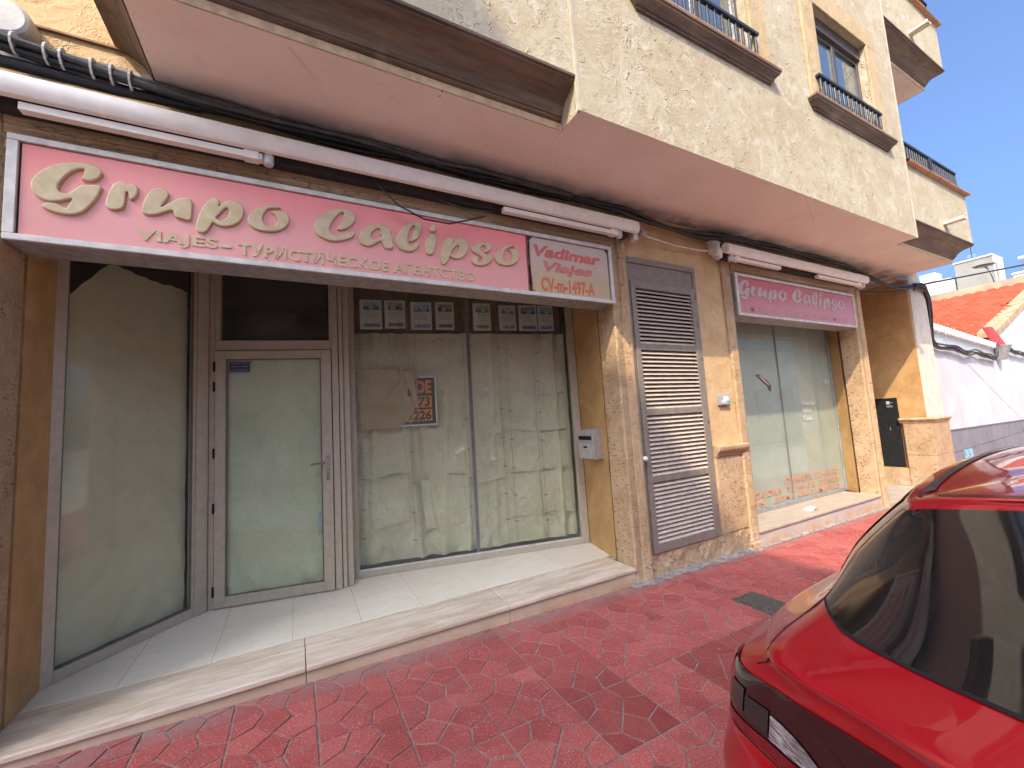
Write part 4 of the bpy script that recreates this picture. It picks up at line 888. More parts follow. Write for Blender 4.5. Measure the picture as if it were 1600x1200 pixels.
st = M(); st.box(4.30, 4.34, -.0195, -.0175, 1.70, 1.765); st.box(4.35, 4.385, -.0195, -.0175, 1.715, 1.765); st.box(4.27, 4.29, -.0195, -.0175, 1.69, 1.72); st.build('label', WHITE, ic)
M().box(4.372, 4.405, -.0205, -.0195, 1.685, 1.712).build('green_mark', plain('green_led_cover', (0.02, .38, .12), .4), ic)
cbx = thing('meter_cabinet', 'tall black electricity cabinet on the ochre side wall of the niche', 'cabinet', (9.8, .53, .38))
M().box(9.770, 9.80, .352, .90, .38, 1.635).build('body', plain('cabinet_black', (0.012, .014, .015), .42, var=.3, scale=30), cbx, bevel=0.004)
M().box(9.766, 9.772, .368, .885, .40, 1.615).build('door', plain('cabinet_door_black', (0.016, .018, .019), .4, var=.3, scale=20), cbx, bevel=0.002)
mk = M(); mk.box(9.7645, 9.766, .455, .505, 1.52, 1.575); mk.box(9.7645, 9.766, .41, .445, 1.545, 1.552); mk.box(9.7645, 9.766, .42, .505, 1.485, 1.492); mk.box(9.7645, 9.766, .41, .50, 1.468, 1.474); mk.box(9.7645, 9.766, .80, .87, 1.575, 1.60)
mk.build('marking', plain('white_print', (.5, .5, .5), .5), cbx)
M().box(9.762, 9.767, .49, .50, 1.04, 1.10).build('latch', MBM, cbx)
m = M(); rr = random.Random(8)
m.grid(9, 7, lambda u, v: (6.04 + .17 * u + rr.uniform(-.012, .012), .10 + .10 * v + rr.uniform(-.012, .012), .203 + rr.uniform(0, .035) * math.sin(math.pi * u) * math.sin(math.pi * v) + .02 * math.sin(math.pi * u)))
tag(m.build('paper_scrap', plain('white_tissue', (.70, .69, .66), .8), None, smooth=True), 'crumpled scrap of white paper on the sill of the second shop window', 'litter')

# ------------------------------------------------------------------ paper behind the glass
def sheet_of(name, fr, s0, s1, z0, z1, t0, amp, mat, label, seed, edge=None, folds=(), nu=70, nv=110, group='paper sheets masking the shopfront from inside'):
    rr = random.Random(seed)
    ws = [(rr.uniform(2, 9), rr.uniform(1, 7), rr.uniform(0, 6.3), rr.uniform(-.6, .6)) for _ in range(9)]
    def fn(u, v):
        s_ = s0 + (s1 - s0) * u; z = z0 + (z1 - z0) * v
        h = sum(math.sin(a * s_ + b * z + c + 1.4 * math.sin(b * s_ * .8 + d * z)) for a, b, c, d in ws) / 9
        low = max(0, 1 - v * 4)
        h2 = math.sin(s_ * 23 + math.sin(z * 5) * 2 + seed) * math.sin(z * 17 + math.sin(s_ * 7) * 2)
        t = t0 + amp * h + amp * .7 * h2 * (low + max(0, u - .8) * 2.0 + .18)
        for (fs, wd, dp, k_) in folds:
            d_ = (s_ - fs - k_ * (z - 1)) / wd
            t += dp * math.exp(-d_ * d_)
        if edge: z = z0 + (edge(s_) - z0) * v
        return fr(s_, t, z)
    m = M(); m.grid(nu, nv, fn)
    o = m.build(name, mat, None, smooth=True, fix=False)
    return tag(o, label, 'paper', group)
def e1(s_):
    u = (s_ - .06) / .845
    return (2.62 + 0.98 * u / .36) if u < .34 else (3.17 if u < .36 else (2.965 + .22 * (1 - u) ** 2 + .008 * math.sin(u * 40)))
def e1(s_):
    u = (s_ - .06) / .845
    pts = [(0, 2.60), (.32, 2.965), (.38, 2.975), (.55, 2.945), (.75, 2.93), (.86, 2.94), (1.01, 2.925)]
    for (a, p), (b, q) in zip(pts, pts[1:]):
        if u <= b: return p + (q - p) * (u - a) / (b - a) + .004 * math.sin(u * 55)
    return 2.925
sheet_of('masking_paper', fl, .055, .91, .262, 2.9, -.085, .010, PAPER_A, 'smooth grey brown paper inside the angled left window, its top edge torn on a slant', 3, e1, nu=60, nv=70)
sheet_of('masking_paper', fd, .05, .90, .28, 2.345, -.065, .020, PAPER_B, 'wrinkled pale green paper behind the glass of the door', 5)
CURTAIN = sheet_of('masking_paper', fw3, .03, Lw - .03, .262, 2.66, -.185, .016, PAPER_C, 'creased brown paper curtain across the wide right window behind the picture sheets', 9,
         None, [(.60, .03, .045, -.10), (.70, .05, -.04, -.10), (.80, .04, .035, -.14), (1.20, .04, .035, .03), (1.50, .04, .03, .02), (1.34, .05, .02, -.05), (.95, .05, .03, .05), (2.30, .03, .04, 0), (2.38, .03, -.03, 0), (2.15, .06, -.02, .02), (.2, .05, .03, .04)], 130, 120)
M().obox(fw3, .03, Lw - .03, -.30, -.29, 2.55, 3.2).build('blind_board', plain('brown_board', (0.24, .165, .095), .85, var=.2, scale=3), B)
# overlapping paper sheets give the window its grid of edges
for q, (s0, s1, z0, z1, dt) in enumerate([(.10, .62, 1.98, 2.42, .030), (.66, 1.20, 2.02, 2.45, .034), (1.30, 1.62, 1.95, 2.5, .032), (1.66, 2.02, 1.98, 2.5, .036), (2.03, 2.40, 1.93, 2.46, .033),
                                   (1.32, 1.62, 1.50, 1.93, .03), (1.66, 2.02, 1.52, 1.96, .036), (2.03, 2.42, 1.50, 1.92, .033), (1.66, 2.42, 1.05, 1.47, .034), (1.30, 1.64, .98, 1.46, .03), (.74, 1.18, 1.10, 1.60, .03), (.10, .56, 1.14, 1.56, .03), (.10, .56, .62, 1.10, .034), (.70, 1.16, .55, 1.06, .03), (1.66, 2.02, .56, 1.02, .034), (2.05, 2.42, .55, 1.01, .03)]):
    rr = random.Random(q)
    m = M(); ph = rr.uniform(0, 6)
    m.grid(14, 14, lambda u, v: fw3(s0 + (s1 - s0) * u + .012 * math.sin(v * 4 + ph) + .02 * (v - .5) * math.sin(ph * 3), -.185 + dt * .45 + .012 * math.sin(u * 4 + ph) * math.sin(v * 5 + ph * 2) - .004 * v + .008 * (1 - v) ** 3, z0 + (z1 - z0) * v + .008 * math.sin(u * 7 + ph) + .03 * (u - .5) * math.sin(ph * 5)))
    m.build('panel', PAPER_C, CURTAIN, smooth=True, fix=False)
# picture sheets in a row at the top of the right window
SHW = plain('flyer_paper', (.66, .67, .66), .6, var=.04)
TXT = plain('grey_print', (.36, .37, .38), .6)
fdata = [(.592, 1.366, .807, 2.675, 2.992, (.10, .20, .30), 0, 'flyer with a wide blue seaside photo, first in the row'),
         (.835, 1.316, 1.042, 2.684, 2.992, (.16, .17, .16), 1, 'flyer with a dark grey photo, second in the row'),
         (1.098, 1.262, 1.317, 2.671, 2.978, (.17, .27, .36), 2, 'flyer with a white villa under blue sky, third in the row'),
         (1.357, 1.208, 1.555, 2.673, 2.985, (.10, .12, .13), 3, 'flyer with a dark building photo, just left of the glass joint'),
         (1.766, 1.123, 1.965, 2.667, 2.981, (.14, .24, .10), 4, 'flyer with a green garden photo, just right of the glass joint'),
         (2.063, 1.062, 2.261, 2.669, 2.965, (.20, .28, .30), 5, 'flyer with a pale photo of a house, sixth in the row'),
         (2.295, 1.014, 2.513, 2.663, 2.971, (.05, .11, .20), 6, 'flyer with a dark blue photo, seventh in the row'),
         (2.526, .966, 2.717, 2.664, 2.969, (.08, .22, .32), 7, 'flyer with a blue green photo, last on the right in the row')]
for (xa, ya, xb, z0, z1, col, kk, lab) in fdata:
    sa = (Vector((xa, ya)) - Vector(A3)).length; sb = sa + (xb - xa) * 1.021
    q = thing('property_flyer', 'white ' + lab, 'flyer', fw3(sa, -.045, z0), 'property flyers along the top of the window')
    T = lambda a_, b_, z: fw3(sa + (sb - sa) * a_, b_, z0 + (z1 - z0) * z)
    def slab_(nm, a0, a1, c0, c1, t, mat, par=q, poly=None):
        poly = poly or [(a0, c0), (a1, c0), (a1, c1), (a0, c1)]
        m = M(); n = len(poly); m.add([T(a, t, c) for a, c in poly] + [T(a, t - .0012, c) for a, c in poly], [tuple(range(n)), tuple(range(2*n-1, n-1, -1))] + [(i, n+i, n+(i+1) % n, (i+1) % n) for i in range(n)]); return m.build(nm, mat, par)
    slab_('paper', 0, 1, 0, 1, -.046, SHW)
    ph_ = slab_('photo', .16, .90, .66, .92, -.0445, plain('flyer_sky', tuple(min(1, c * 1.6 + .16) for c in col), .4, var=.25, scale=25))
    rr = random.Random(kk + 20); gx = [(.16, .66)] + [(.16 + .74 * i / 9, .70 + rr.uniform(0, .12)) for i in range(10)] + [(.90, .66)]
    slab_('photo_hills', 0, 0, 0, 0, -.0430, plain('flyer_land', col, .4, var=.5, scale=40), ph_, gx)
    bx = .3 + .25 * rr.random()
    slab_('photo_house', 0, 0, 0, 0, -.0418, plain('flyer_house', (.55, .56, .52), .4), ph_, [(bx, .685), (bx + .22, .685), (bx + .22, .77), (bx + .15, .80), (bx, .77)])
    for r_ in range(5): slab_('text_line', .18, .88 - .12 * rr.random(), .585 - .055 * r_, .600 - .055 * r_, -.0445, TXT)
    slab_('small_photo', .18, .90, .08, .20, -.0445, plain('flyer_strip', tuple(c * 1.2 + .05 for c in col), .4, var=.7, scale=50))
# for-sale board half covered by a brown paper
sg = thing('sale_board', 'black and orange for sale board with white edge, half hidden by brown paper', 'sign', fw3(.65, -.06, 1.65))
sF = lambda x_: (x_ - .474) * 1.0213
b0, b1 = sF(.70), sF(1.335)
M().obox(fw3, b0, b1, -.108, -.100, 1.64, 2.17).build('board', plain('board_black', (.02, .02, .02), .5), sg)
e_ = M(); e_.obox(fw3, b0, b1, -.0998, -.097, 2.155, 2.17); e_.obox(fw3, b0, b1, -.0998, -.097, 1.64, 1.655); e_.obox(fw3, b1 - .014, b1, -.0998, -.097, 1.655, 2.155); e_.build('border', WHITE, sg)
ORG = plain('board_orange', (.72, .24, .03), .5, var=.08); ORR = plain('board_red_orange', (.75, .17, .03), .5, var=.08)
M().obox(fw3, b0 + .02, sF(1.285), -.0998, -.0985, 1.832, 1.958).build('orange_band', ORG, sg); M().obox(fw3, b0 + .02, sF(1.285), -.0998, -.0985, 1.69, 1.812).build('orange_band', ORG, sg)
pf = lambda s_, z: (lambda u, v, w_: fw3(s_ + u, -.0980 + w_, z + v))
BLT = plain('board_print', (.018, .018, .018), .5)
text_mesh('lettering', 'DE', ORR, pf(sF(1.125), 1.985), .1, .004, 0, .0006, sg, .165, .14)
text_mesh('lettering', '73', BLT, pf(sF(1.145), 1.842), .1, .003, .1, .0006, sg, .125, .105)
text_mesh('lettering', '1226', BLT, pf(sF(1.045), 1.70), .1, .004, .1, .0006, sg, .235, .10)
rr = random.Random(31)
def crumple(u, v):
    # quadrilateral with a ragged, folded right-hand side
    L0, L1 = Vector((sF(.583), 1.600)), Vector((sF(.533), 2.250)); R0, R1 = Vector((sF(1.03), 1.705)), Vector((sF(1.10), 2.262))
    a = L0.lerp(L1, v); b = R0.lerp(R1, v); b.x += .055 * math.sin(v * 9) * v + .05 * math.exp(-((v - .22) / .14) ** 2) + .03 * math.exp(-((v - .78) / .1) ** 2)
    p = a.lerp(b, u); p.y += .012 * math.sin(u * 7) - .045 * math.exp(-((u - .75) / .22) ** 2) * (1 - v)
    t = -.088 + .010 * math.sin(u * 5 + v * 3) * math.sin(v * 6 + 1) + .018 * max(0, u - .55) * abs(math.sin(u * 26 + v * 15)) + .03 * math.exp(-((u - .62 - .35 * (v - .5)) / .05) ** 2) * v + .016 * math.exp(-((u - .93 + .2 * v) / .04) ** 2)
    return fw3(p.x, min(t, -.040), p.y)
m = M(); m.grid(60, 50, crumple); o = m.build('wrapping_paper', PAPER_D, None, smooth=True, fix=False); tag(o, 'sheet of tan wrapping paper taped over the sale board and crumpled at its right edge', 'paper')
fpp = [Vector((sF(1.0), 2.215)), Vector((sF(1.085), 2.235)), Vector((sF(1.115), 2.10)), Vector((sF(1.135), 1.93)), Vector((sF(1.13), 1.80)), Vector((sF(1.09), 1.93))]
m = M(); n = len(fpp); m.add([fw3(p.x, -.050 + .006 * math.sin(i * 2.1), p.y) for i, p in enumerate(fpp)] + [fw3(p.x, -.053 + .006 * math.sin(i * 2.1), p.y) for i, p in enumerate(fpp)], [tuple(range(n)), tuple(range(2*n-1, n-1, -1))] + [(i, n+i, n+(i+1) % n, (i+1) % n) for i in range(n)]); fo = m.build('turned_corner', PAPER_D, o)
# hanging display wires with clips
hd = thing('display_wires', 'thin vertical display wires with small clips inside the wide right window', 'display wires', fw3(1.2, -.09, .26))
CL = plain('steel_clip', (.33, .32, .30), .4, .7)
for s_ in (.11, .60, .68, 1.20, 1.60, 1.70, 2.02, 2.06, 2.42):
    M().tube([fw3(s_, -.085, .27), fw3(s_ - .004, -.085, 3.1)], .0022, 5).build('wire', CL, hd)
c_ = M()
for s_ in (.11, .60, 1.20, 1.60, 1.70, 2.06):
    for z in (.50, .78, 1.08, 1.40, 1.72, 2.08, 2.42): c_.obox(fw3, s_ - .022, s_ + .022, -.084, -.074, z + .05 * math.sin(s_ * 9), z + .012 + .05 * math.sin(s_ * 9))
c_.build('clips', CL, hd)
t_ = M(); t_.obox(fw3, sF(1.855), sF(1.905), -.07, -.068, 1.985, 2.025); t_.obox(fw3, sF(1.89), sF(1.935), -.07, -.068, 1.21, 1.25); t_.build('price_tag', WHITE, hd)
# alarm sticker and strip of tape on the door glass
sk = thing('door_sticker', 'small dark blue sticker at the top left of the door glass', 'sticker', fd(.11, -.012, 2.21))
M().obox(fd, .105, .265, -.0135, -.0125, 2.215, 2.31).build('film', plain('sticker_navy', (.035, .05, .10), .4, var=.3, scale=60), sk)
k_ = M(); 
for (a_, b_, z, h_) in ((.12, .25, 2.292, .008), (.118, .17, 2.262, .012), (.20, .25, 2.262, .012), (.115, .255, 2.236, .007), (.115, .255, 2.222, .007)): k_.obox(fd, a_, b_, -.0125, -.0118, z, z + h_)
k_.build('print', plain('sticker_print', (.16, .19, .26), .5), sk)
M().obox(fd, .172, .188, -.0125, -.0115, 2.262, 2.276).build('logo', plain('sticker_red', (.4, .05, .04), .5), sk)
o = M().obox(fd, .812, .845, -.024, -.022, .70, .90).build('tape_strip', plain('pale_blue_tape', (.36, .50, .55), .5), None); tag(o, 'short pale blue strip of tape inside the door glass near the bottom right', 'tape')
# ------------------------------------------------------------------ white house on the right
WWn = N('limewash'); c_ = WWn.mix(WWn.ramp(WWn.noise(1.4, 4, .6), .3, .7), (.46, .455, .45), (.53, .525, .51)); c_ = WWn.mix(WWn.ramp(WWn.noise(3, 5, .7, .3, WWn.co((1, 1, .18))), .55, .8, 0, .35), c_, (.34, .31, .27)); WW = WWn.fin(c_, .85, WWn.bump(WWn.noise(6, 4, .6), .4, .03))
RT = N('red_roof_tile'); ii = RT.island(); c_ = RT.mix(ii, (.34, .065, .028), (.44, .11, .05)); RTM = RT.fin(RT.mix(RT.ramp(RT.noise(3, 4), .4, .7, 0, .5), c_, (.30, .07, .035)), .75)
def hp(x_): return .10 + .056 * (x_ - 10.55)
H = thing('white_house', 'low whitewashed house with orange red tiled roof and grey tiled base', 'house', (13, hp(13), -.1))
front = [(10.56, -.5), (30, -.5), (30, 6.9), (27.2, 6.0), (16.55, 3.10), (16.2, 2.80), (10.56, 2.99)]
m = M(); n = len(front)
m.add([(x_, hp(x_), z) for x_, z in front] + [(x_, hp(x_) + .3, z) for x_, z in front], [tuple(range(n)), tuple(range(2*n-1, n-1, -1))] + [(i, n+i, n+(i+1) % n, (i+1) % n) for i in range(n)]); m.build('wall', WW, H)
GT = N('grey_wall_tile'); gi = GT.island(); GTM = GT.fin(GT.mix(GT.ramp(GT.noise(3, 5, .7, .8, GT.co((1, 1, .6))), .3, .7), GT.mix(gi, (.145, .15, .165), (.175, .18, .195)), (.22, .22, .235)), .55)
m = M(); rr = random.Random(4)
for ix in range(26):
    for iz in range(3):
        x0 = 10.62 + ix * .62 + (.31 if iz % 2 else 0); xe = x0 + .612; top = .93 - .019 * (x0 - 10.6)
        z0 = -.35 + iz * .43; z1 = min(z0 + .424, top)
        if z1 - z0 < .05: continue
        m.add([(x0, hp(x0) - .02, z0), (xe, hp(xe) - .02, z0), (xe, hp(xe) - .02, z1 - .010), (x0, hp(x0) - .02, z1), (x0, hp(x0), z0), (xe, hp(xe), z0), (xe, hp(xe), z1 - .01), (x0, hp(x0), z1)], [(0, 3, 2, 1), (4, 5, 6, 7), (0, 1, 5, 4), (1, 2, 6, 5), (2, 3, 7, 6), (3, 0, 4, 7)])
m.build('plinth_tiles', GTM, H)
m = M(); m.add([(10.62, hp(10.62) - .026, .925), (27, hp(27) - .026, .615), (27, hp(27) - .026, .65), (10.62, hp(10.62) - .026, .96), (10.62, hp(10.62), .925), (27, hp(27), .615), (27, hp(27), .65), (10.62, hp(10.62), .96)], [(0, 1, 2, 3), (4, 7, 6, 5), (0, 4, 5, 1), (3, 2, 6, 7)]); m.build('plinth_trim', plain('dark_trim', (.10, .10, .11), .5), H)
zr_ = lambda x_: 3.12 + .272 * (x_ - 16.55)
rf = M(); m = M(); y0r = .46
m.add([(16.35, y0r, zr_(16.35) - .05), (27.2, 1.0, zr_(27.2) - .05), (27.2, 16, zr_(27.2) - .05), (16.35, 16, zr_(16.35) - .05)], [(0, 1, 2, 3)]); ro = m.build('roof', plain('roof_underlay', (.30, .08, .04), .9), H)
for r_ in range(21):                                    # courses of curved tiles, laid up the slope
    xa = 16.35 + r_ * .517; xb = xa + .61
    for c in range(40):
        yc = .60 + .37 * c + rr.uniform(-.01, .01)
        if c * .37 + .60 < hp(xa) + .30: continue
        seg = 6; w_ = .19
        A_ = []; B_ = []
        h0 = rr.uniform(-.008, .008)
        for q in range(seg + 1):
            t = math.pi * q / seg
            A_.append((xa, yc - w_ * math.cos(t), zr_(xa) + .10 + .13 * math.sin(t) + h0)); B_.append((xb, yc - w_ * .85 * math.cos(t), zr_(xb) - .012 + .11 * math.sin(t) + h0))
        m_ = len(A_); rf.add(A_ + B_, [(q, q + 1, m_ + q + 1, m_ + q) for q in range(seg)] + [tuple(range(m_))])
rf.build('roof_tiles', RTM, ro)
vg = M()
for q in range(22):
    xa = 16.45 + q * .49
    vg.lathe((xa, hp(xa) + .12, zr_(xa) + .05), [(.10, 0), (.13, 0), (.13, .04), (.10, .04)], 'z', 8)
m = M(); m.add([(16.4, hp(16.4) - .05, zr_(16.4) + .02), (27.2, hp(27.2) - .05, zr_(27.2) + .02), (27.2, hp(27.2) + .32, zr_(27.2) + .02), (16.4, hp(16.4) + .32, zr_(16.4) + .02), (16.4, hp(16.4) - .05, zr_(16.4) + .17), (27.2, hp(27.2) - .05, zr_(27.2) + .17), (27.2, hp(27.2) + .32, zr_(27.2) + .17), (16.4, hp(16.4) + .32, zr_(16.4) + .17)],
      [(0, 1, 5, 4), (1, 2, 6, 5), (2, 3, 7, 6), (3, 0, 4, 7), (4, 5, 6, 7), (0, 3, 2, 1)]); m.build('verge', plain('buff_verge', (.42, .26, .14), .8, var=.25, scale=4), H)
m = M(); m.box(27.0, 27.5, .9, 18, 4, 6.42); m.build('ridge_parapet', plain('buff_parapet', (.36, .26, .17), .85, var=.25, scale=1.2), H)
m = M()
for x_ in [10.6 + .22 * q for q in range(26)]:
    zt = 2.985 - .034 * (x_ - 10.6); m.lathe((x_, hp(x_) + .12, zt), [(.075, -.20), (.085, -.16), (.085, 0), (.07, .02)], 'y', 8)
m.build('coping_tiles', plain('whitewashed_tile', (.72, .66, .62), .85, var=.15, scale=12), H)
m = M(); n_ = 10
for q in range(n_ + 1):
    t = math.pi * q / n_; m.v += [(16.0 + .26 * (1 - math.cos(t)), hp(16) - .04 - .16 * math.sin(t), 2.74), (15.80 + .19 * (1 - math.cos(t)), hp(16) + .10 - .14 * math.sin(t), 3.32)]
m.f += [(2*q, 2*q+2, 2*q+3, 2*q+1) for q in range(n_)] + [tuple(range(0, 2*n_+2, 2)), tuple(range(2*n_+1, 0, -2))]
m.build('clay_end_tile', plain('red_clay_tile', (.36, .045, .045), .6, var=.2), H, smooth=False)
m = M(); m.lathe((16.15, hp(16.15) - .05, 2.45), [(.12, 0), (.22, .3), (.25, .36), (.14, .38)], 'z', 12); m.build('rain_hopper', plain('zinc', (.34, .32, .30), .5, .5), H)
M().box(11.95, 12.35, hp(12) - .04, hp(12) - .022, .34, .50).build('wall_plaque', plain('blue_plaque', (.22, .42, .52), .5, var=.5, scale=14), H)

# ------------------------------------------------------------------ buildings further away
def block(name, label, cat, x0, x1, y0, y1, z1, mat, wins=(), par=.0):
    b = thing(name, label, cat, ((x0+x1)/2, (y0+y1)/2, -.5))
    M().box(x0, x1, y0, y1, -.5, z1).build('wall', mat, b)
    if par: M().box(x0 - .06, x1 + .06, y0 - .06, y1 + .06, z1, z1 + par).build('parapet_cap', plain('cap_grey', (.50, .47, .42), .8), b)
    for (fa, u0, u1, za, zb) in wins:
        f = M()
        if fa == 'x': f.box(x0 - .05, x0 + .02, u0, u1, za, zb)
        else: f.box(u0, u1, y0 - .05, y0 + .02, za, zb)
        w_ = f.build('window', WF, b)
        g_ = M()
        if fa == 'x': g_.box(x0 - .06, x0 - .05, u0 + .1, u1 - .1, za + .1, zb - .1)
        else: g_.box(u0 + .1, u1 - .1, y0 - .06, y0 - .05, za + .1, zb - .1)
        g_.build('pane', WGLASS, w_)
    return b
LPM_ = plain('pipe_grey', (.30, .28, .26), .6)
GRY = plain('cement_render', (.27, .26, .225), .9, var=.12, scale=.8); OFW = plain('offwhite_render', (.46, .45, .42), .9, var=.05, scale=.7); PNK = plain('pinkish_white', (.46, .40, .33), .9, var=.05, scale=.7)
b = block('roof_tower', 'bare grey cement block with a white front rising behind the red tiled roof', 'building', 45.0, 47.2, 5.90, 7.85, 11.6, GRY, (), .12)
M().box(44.98, 47.2, 5.84, 5.898, -.5, 11.6).build('white_front', OFW, b)
M().tube([(45.3, 5.78, 2), (45.3, 5.78, 11.0)], .06, 6).build('drain_pipe', LPM_, b)
b = block('white_building', 'plain white building left of the grey block, close to the corner pillar', 'building', 44.2, 56, 7.95, 16, 10.55, OFW, (), 0)
M().box(44.1, 45.4, 8.7, 9.6, 10.55, 11.2).build('roof_room', plain('bright_white', (.6, .6, .6), .8), b)
b = block('white_building', 'white block with a roof terrace right of the grey block', 'building', 52.0, 66.0, 1.5, 6.35, 11.1, PNK, (('x', 2.4, 3.6, 8.4, 9.9),), .15)
M().box(54.0, 60.0, 3.0, 6.3, 11.25, 12.9).build('roof_room', OFW, b)
M().box(52.2, 53.0, 5.3, 6.0, 11.25, 12.3).build('water_tank', plain('blue_tank', (.10, .16, .26), .5), b)
an = thing('tv_aerial', 'thin roof aerial above the grey cement block', 'aerial', (46.5, 7.2, 11.7))
M().tube([(46.5, 7.2, 11.7), (46.5, 7.2, 13.3)], .022, 6).build('mast', IRON, an)
m = M(); m.tube([(46.5, 6.95, 12.2), (46.5, 7.45, 12.22)], .012, 5); m.tube([(46.5, 6.98, 12.32), (46.5, 7.42, 12.34)], .012, 5)
m.build('rods', plain('aerial_pale', (.55, .55, .55), .5, .5), an)
# saucer street lamp
lp = thing('street_lamp', 'grey saucer street lamp on a curved arm above the tiled roof', 'street lamp', (30.0, 2.97, -.5))
LPM = plain('lamp_grey', (.20, .19, .18), .45, .4, .1)
LC = (30.0, 3.25, 7.84)
M().tube([(30.0, 2.95, -.5), (30.0, 2.95, 5.5), (30.0, 2.97, 6.9), (30.0, 3.0, 7.2), (30.0, 3.06, 7.5), (30.0, 3.14, 7.68), (30.0, 3.2, 7.78)], [.08, .07, .055, .05, .045, .04, .035], 8).build('pole', LPM, lp, smooth=True)
M().lathe(LC, [(.08, -.03), (.30, -.02), (.385, .02), (.385, .035), (.25, .08), (.08, .11)], 'z', 24).build('shade', LPM, lp)
M().lathe(LC, [(.0, -.05), (.22, -.04), (.23, -.025), (.0, -.025)], 'z', 20).build('diffuser', WTIE, lp)

# ------------------------------------------------------------------ the other side of the street (behind the photographer)
OP = plain('warm_white_render', (.66, .60, .50), .9, var=.06, scale=.8)
def row(z0, n, x0, dx, y):  return [('o', x0 + i * dx, x0 + i * dx + 1.1, z0, z0 + 1.4) for i in range(n)]
def opp(label, x0, x1, z1, yb=-16, mat=OP, slope=None):
    b = thing('townhouse', label, 'building', ((x0 + x1) / 2, -9.0, 0))
    if slope:
        M().prism([(x0, -.5), (x1, -.5), (x1, slope), (x0, z1)], 'y', yb, -9.0).build('wall', mat, b)
    else: M().box(x0, x1, yb, -9.0, -.5, z1).build('wall', mat, b)
    zz = 1.0
    while zz + 2 < min(z1, slope or z1):
        xx = x0 + .8
        while xx + 1.3 < x1:
            w_ = M().box(xx, xx + 1.1, -9.0, -8.94, zz, zz + 1.5).build('window', WF, b); M().box(xx + .06, xx + 1.04, -8.94, -8.93, zz + .06, zz + 1.44).build('pane', WGLASS, w_); xx += 2.3
        zz += 3.0
    return b
# shadow edges on our facade: x_f = x + 1.3 * 9, z_f = z - 1.6 * 9
opp('tall cream apartment house across the street', -13.6, -10.2, 18.15)
opp('four storey cream house across the street, one storey lower than its tall neighbour', -10.2, -8.75, 15.8)
opp('narrow cream house with a sloping roof line across the street', -8.75, -7.5, 15.7, slope=14.2)
opp('low white house across the street facing the red car', -7.5, 9.0, 5.2, mat=plain('opp_white', (.72, .71, .68), .9, var=.05))
opp('long low cream house further down across the street', 9.0, 30.0, 4.6)
opp('low cream house across the street at the near end', -30.0, -13.6, 3.6)
